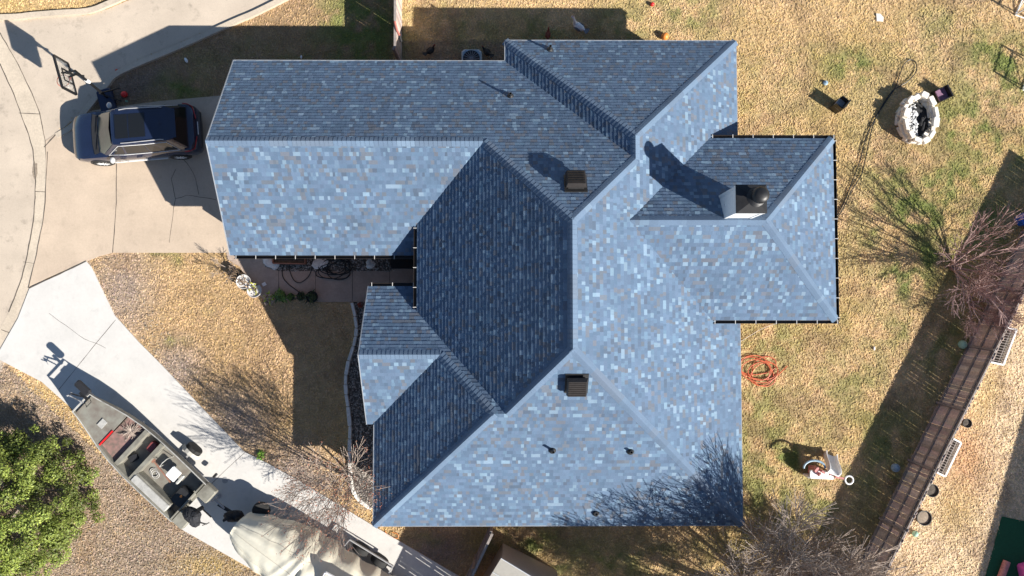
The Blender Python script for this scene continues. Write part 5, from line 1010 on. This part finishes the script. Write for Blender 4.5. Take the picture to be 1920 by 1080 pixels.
# ---------------------------------------------------------------- toddler play set
def playset():
    c = W(1545, 882); T = frame2((c.x, c.y, 0), 0); t = thing("play_set", c, "faded pink and white toddler play set with a pale slide on the right lawn", "play set"); q = lambda px, py, z: W(px, py, z)
    # slide: chute from platform down
    top = q(1564, 888, .85); bot = q(1557, 852, .06); d = (bot - top).normalized(); s_ = Vector((0, 0, 1)).cross(d).normalized(); up = d.cross(s_); up = up if up.z > 0 else -up
    b = MB(); v = []; n_ = 9
    for k in range(n_):
        u_ = k / (n_ - 1); p = top.lerp(bot, u_) + Vector((0, 0, .06 * math.sin(u_ * 6.3))); 
        for x_, z_ in ((-.20, .13), (-.20, 0), (-.14, -.03), (.14, -.03), (.20, 0), (.20, .13), (.24, .13), (.24, -.08), (-.24, -.08), (-.24, .13)): v.append(p + s_ * x_ + up * z_)
    b.add(v, [(i * 10 + j, i * 10 + (j + 1) % 10, (i + 1) * 10 + (j + 1) % 10, (i + 1) * 10 + j) for i in range(n_ - 1) for j in range(10)] + [tuple(range(10)), tuple(range(10 * n_ - 10, 10 * n_))]); b.build("slide", M['white'], t, smooth=True)
    b = MB(); b.bbox(q(1540, 890, .55), (.95, .34, .10), .04, -.05); b.build("platform", M['white'], t)
    b = MB(); b.bbox(q(1535, 893, .28), (1.1, .10, .52), .05, -.05); b.build("front_wall", M['white'], t)
    b = MB(); b.bbox(q(1526, 882, .32), (.3, .34, .5), .05, -.05); b.build("back_wall", M['pinkred'], t)
    for px, py, s2 in ((1530, 880, .12), (1542, 884, .09), (1549, 887, .10), (1536, 889, .08), (1556, 888, .08)):
        b = MB(); b.bbox(q(px, py, .68), (s2 * 2, s2, .14), .03, random.uniform(-1, 1)); b.build("molded_panel", M['white'] if px % 2 else M['pinkred'], t)
    b = MB(); cc = q(1527, 878, .75); b.tube([cc + Vector((.42 * math.cos(a_), .30 * math.sin(a_), 0)) for a_ in [math.pi * k / 12 for k in range(13)]], .045, 8); b.build("arch_rail", M['paleblue'], t, smooth=True)
    b = MB(); cc = q(1592, 900, .75); b.tube([cc + Vector((.155 * math.cos(a_), .155 * math.sin(a_), 0)) for a_ in [2 * math.pi * k / 20 for k in range(20)]], .035, 8, closed=True); b.build("hoop_ring", M['white'], t, smooth=True)
    b = MB(); b.bar(q(1566, 894, .7), q(1585, 898, .74), .07, .05); b.tube([q(1566, 894, .7), q(1568, 893, .0)], .04, 8); b.build("hoop_arm", M['pinkred'], t)
playset()
# white pipe goals at the right edge
for A_, B_, h_, lab in ((W(1917, 168), W(1931, 118), .86, "lower white pipe goal frame at the right edge of the back lawn"), (W(1903, 28), W(1925, -22), .8, "upper white pipe goal frame at the top right corner of the lawn")):
    t = thing("goal_frame", (A_ + B_) / 2, lab, "goal frame", "white goal frames on the lawn"); b = MB(); up = Vector((0, 0, h_)); back = Vector((1.0, -.35, 0)); bk2 = back * 1.0
    for z_ in (h_, h_ * .62, .04): zz = Vector((0, 0, z_)); b.tube([A_ + zz, B_ + zz], .026, 7)
    for p in (A_, B_): b.tube([p, p + up], .026, 7); b.tube([p + up, p + bk2], .026, 7); b.tube([p, p + bk2], .026, 7)
    b.tube([A_ + bk2, B_ + bk2], .026, 7); b.tube([A_, B_ + up * .62], .018, 6); b.build("pipe_frame", M['white'], t)

# ---------------------------------------------------------------- bare trees
def bare_tree(base, label, name, m, height, spread, seed, trunks=4, levels=5, kids=3, r0=.09, lean=(0, 0), droop=0.0, first=.35, budcol=None, minr=.004, group=None, straight=.8, cat="bare tree"):
    rs = random.Random(seed); t = thing(name, base, label, cat, group); segs = []; tips = []
    def grow(p, d, L, r, lv):
        n_ = 3 if lv > 0 else 4; q = p
        for i in range(n_):
            d = (d + Vector((rs.gauss(0, 1), rs.gauss(0, 1), rs.gauss(0, .7))) * (1 - straight) * .5 + Vector((0, 0, .05 - droop * lv))).normalized(); e = q + d * L / n_; r2 = r * .86
            if e.z < .15: e.z = .15
            segs.append((q, e, r, r2, lv)); q = e; r = r2
            if lv < levels and (i > 0 or lv > 0):
                for _ in range(1 if lv == 0 else kids - 1 if rs.random() < .7 else kids - 2):
                    ax = Vector((rs.gauss(0, 1), rs.gauss(0, 1), rs.gauss(0, 1))); ax = (ax - d * ax.dot(d)).normalized(); a_ = rs.uniform(.35, .8); grow(q, (d * math.cos(a_) + ax * math.sin(a_)).normalized(), L * rs.uniform(.5, .78), r * .62, lv + 1)
        if lv < levels:
            for _ in range(2):
                ax = Vector((rs.gauss(0, 1), rs.gauss(0, 1), rs.gauss(0, 1))); ax = (ax - d * ax.dot(d)).normalized(); a_ = rs.uniform(.15, .45); grow(q, (d * math.cos(a_) + ax * math.sin(a_)).normalized(), L * .7, r * .8, lv + 1)
        else: tips.append(q)
    for k in range(trunks):
        a_ = 2 * math.pi * (k + rs.random() * .6) / trunks; d = Vector((math.cos(a_) * spread + lean[0], math.sin(a_) * spread + lean[1], 1)).normalized(); grow(Vector(base) + Vector((math.cos(a_) * .08, math.sin(a_) * .08, 0)), d, height * first, r0, 0)
    b0 = MB(); 
    for q, e, r, r2, lv in segs:
        if lv == 0: b0.tube([q, e], [max(r, minr), max(r2, minr)], 6)
    b0.build("trunk", m, t)
    vs = []; fs = []; S_ = [s for s in segs if s[4] > 0]; k_ = 3
    P0 = np.array([tuple(s[0]) for s in S_]); P1 = np.array([tuple(s[1]) for s in S_]); R0 = np.maximum([s[2] for s in S_], minr); R1 = np.maximum([s[3] for s in S_], minr)
    D = P1 - P0; D /= np.linalg.norm(D, axis=1)[:, None]; U = np.cross(D, [0.3, .2, .9]); U /= np.linalg.norm(U, axis=1)[:, None]; V = np.cross(D, U); quads = []
    for j in range(k_):
        a0, a1 = 2 * math.pi * j / k_, 2 * math.pi * (j + 1) / k_; o0 = U * math.cos(a0) + V * math.sin(a0); o1 = U * math.cos(a1) + V * math.sin(a1)
        quads.append(np.stack([P0 + o0 * R0[:, None], P0 + o1 * R0[:, None], P1 + o1 * R1[:, None], P1 + o0 * R1[:, None]], 1))
    Qd = np.concatenate(quads) - np.array(tuple(base)); o = fastmesh("branches", Qd.reshape(-1, 3), len(Qd), 4, np.full((len(Qd), 3), .3), m); o.parent = t
    if budcol:
        vs = []; cs = []
        for q in tips:
            for _ in range(rs.choice((0, 1, 1, 2))):
                p = q + Vector((rs.gauss(0, .05), rs.gauss(0, .05), rs.gauss(0, .05))) - Vector(base); s_ = rs.uniform(.012, .03); a_ = rs.uniform(0, 6.3); d = Vector((math.cos(a_), math.sin(a_), rs.uniform(-.4, .4))) * s_; e = Vector((-d.y, d.x, rs.uniform(-.3, .3) * s_)) * .7
                vs += [p - d, p - e, p + d, p + e]; cs.append(rs.choice(budcol))
        o = fastmesh("buds", np.array([tuple(v) for v in vs]), len(cs), 4, np.array(cs), M['leaf']); o.parent = t
    return len(segs)
print("segs", bare_tree(W(1418, 1108), "tall grey bare tree at the bottom edge whose twigs shade the south-east roof corner", "bare_tree", M['bark'], 7.8, .8, 5, trunks=9, levels=4, kids=3, r0=.085, first=.36, minr=.0095, straight=.88))
print("segs", bare_tree(W(1600, 1120), "lower dense grey bare bush at the bottom edge against the cedar fence", "bare_bush", M['bark'], 3.6, .9, 8, trunks=9, levels=3, kids=3, r0=.045, first=.38, minr=.009, straight=.86, cat="bush"))
print("segs", bare_tree(W(1784, 500), "bare reddish young tree leaning over the cedar fence from the right lawn", "bare_tree", M['redbark'], 3.3, .7, 15, trunks=7, levels=3, kids=2, r0=.055, first=.42, lean=(.2, .1), minr=.010, straight=.88))
print("segs", bare_tree(W(1818, 566), "bare grey-brown bush at the foot of the cedar fence below the reddish tree", "bare_bush", M['redbark'], 2.2, .9, 21, trunks=7, levels=3, kids=3, r0=.03, first=.4, minr=.005, straight=.86, cat="bush"))
print("segs", bare_tree(W(654, 890), "small bare tree with rusty bud tips beside the white driveway at the house corner", "bare_tree", M['bark'], 3.9, .36, 33, trunks=6, levels=3, kids=3, r0=.036, first=.46, minr=.0065, budcol=[(.30, .10, .06), (.25, .12, .08), (.35, .16, .1)], straight=.95))
print("segs", bare_tree(W(430, 506), "thin black-twigged shrub leaning over the lawn beside the leftmost pot", "bare_bush", M['bark'], .9, .8, 41, trunks=4, levels=2, kids=3, r0=.012, first=.45, minr=.005, cat="bush"))

# ---------------------------------------------------------------- evergreen at the lower left
def evergreen():
    base = W(45, 935); t = thing("evergreen_tree", base, "big bushy bright green evergreen tree filling the lower left corner", "tree"); rs = np.random.default_rng(4)
    b = MB(); 
    for k in range(5):
        a_ = k * 1.26; p0 = base + Vector((.12 * math.cos(a_), .12 * math.sin(a_), 0)); b.tube([p0, p0 + Vector((.5 * math.cos(a_), .5 * math.sin(a_), 1.2)), p0 + Vector((1.3 * math.cos(a_), 1.3 * math.sin(a_), 2.1))], [.12, .09, .04], 7)
    b.build("trunk", M['bark'], t)
    cl = []
    for k in range(210):
        a_ = rs.uniform(0, 2 * np.pi); r_ = np.sqrt(rs.uniform(0, 1)) * 2.75; rx = r_ * (1 + .12 * np.sin(3 * a_ + 1) + .08 * np.sin(7 * a_))
        ztop = 2.9 * np.sqrt(max(0.02, 1 - (r_ / 3.0) ** 2)) ; z = rs.uniform(.45, 1) * ztop + .15
        cl.append((rx * np.cos(a_) * 1.02, rx * np.sin(a_) * 1.08, z, rs.uniform(.22, .46)))
    for k in range(60):
        a_ = rs.uniform(0, 2 * np.pi); r_ = rs.uniform(2.4, 3.25) * (1 + .10 * np.sin(3 * a_ + 1)); cl.append((r_ * np.cos(a_), r_ * np.sin(a_) * 1.05, rs.uniform(.4, 1.3), rs.uniform(.15, .3)))
    V = []; Cc = []
    for cx_, cy_, cz_, cr in cl:
        n_ = int(700 * (cr / .35) ** 2 * .5); dv = rs.normal(size=(n_, 3)); dv /= np.linalg.norm(dv, axis=1)[:, None]; rad = cr * rs.uniform(.55, 1.08, n_)[:, None]; p = np.array([cx_, cy_, cz_]) + dv * rad * [1, 1, .75]
        nr = dv + rs.normal(size=(n_, 3)) * .55 + [0, 0, .5]; nr /= np.linalg.norm(nr, axis=1)[:, None]; u = np.cross(nr, rs.normal(size=(n_, 3))); u /= np.linalg.norm(u, axis=1)[:, None]; v = np.cross(nr, u); s_ = rs.uniform(.024, .052, n_)[:, None]
        V.append(np.stack([p - u * s_, p - v * s_ * .6, p + u * s_, p + v * s_ * .6], 1).reshape(-1, 3))
        base_c = np.array([.18, .245, .05]) * rs.uniform(.35, 1.2); k2 = rs.uniform(.6, 1.35, n_)[:, None]; yl = rs.uniform(0, 1, n_)[:, None]; Cc.append(base_c * k2 * (1 + yl * [.35, .15, 0]))
    V = np.concatenate(V); Cc = np.concatenate(Cc); o = fastmesh("crown", V, len(Cc), 4, Cc, M['leaf']); o.parent = t; print("leaves", len(Cc))
evergreen()
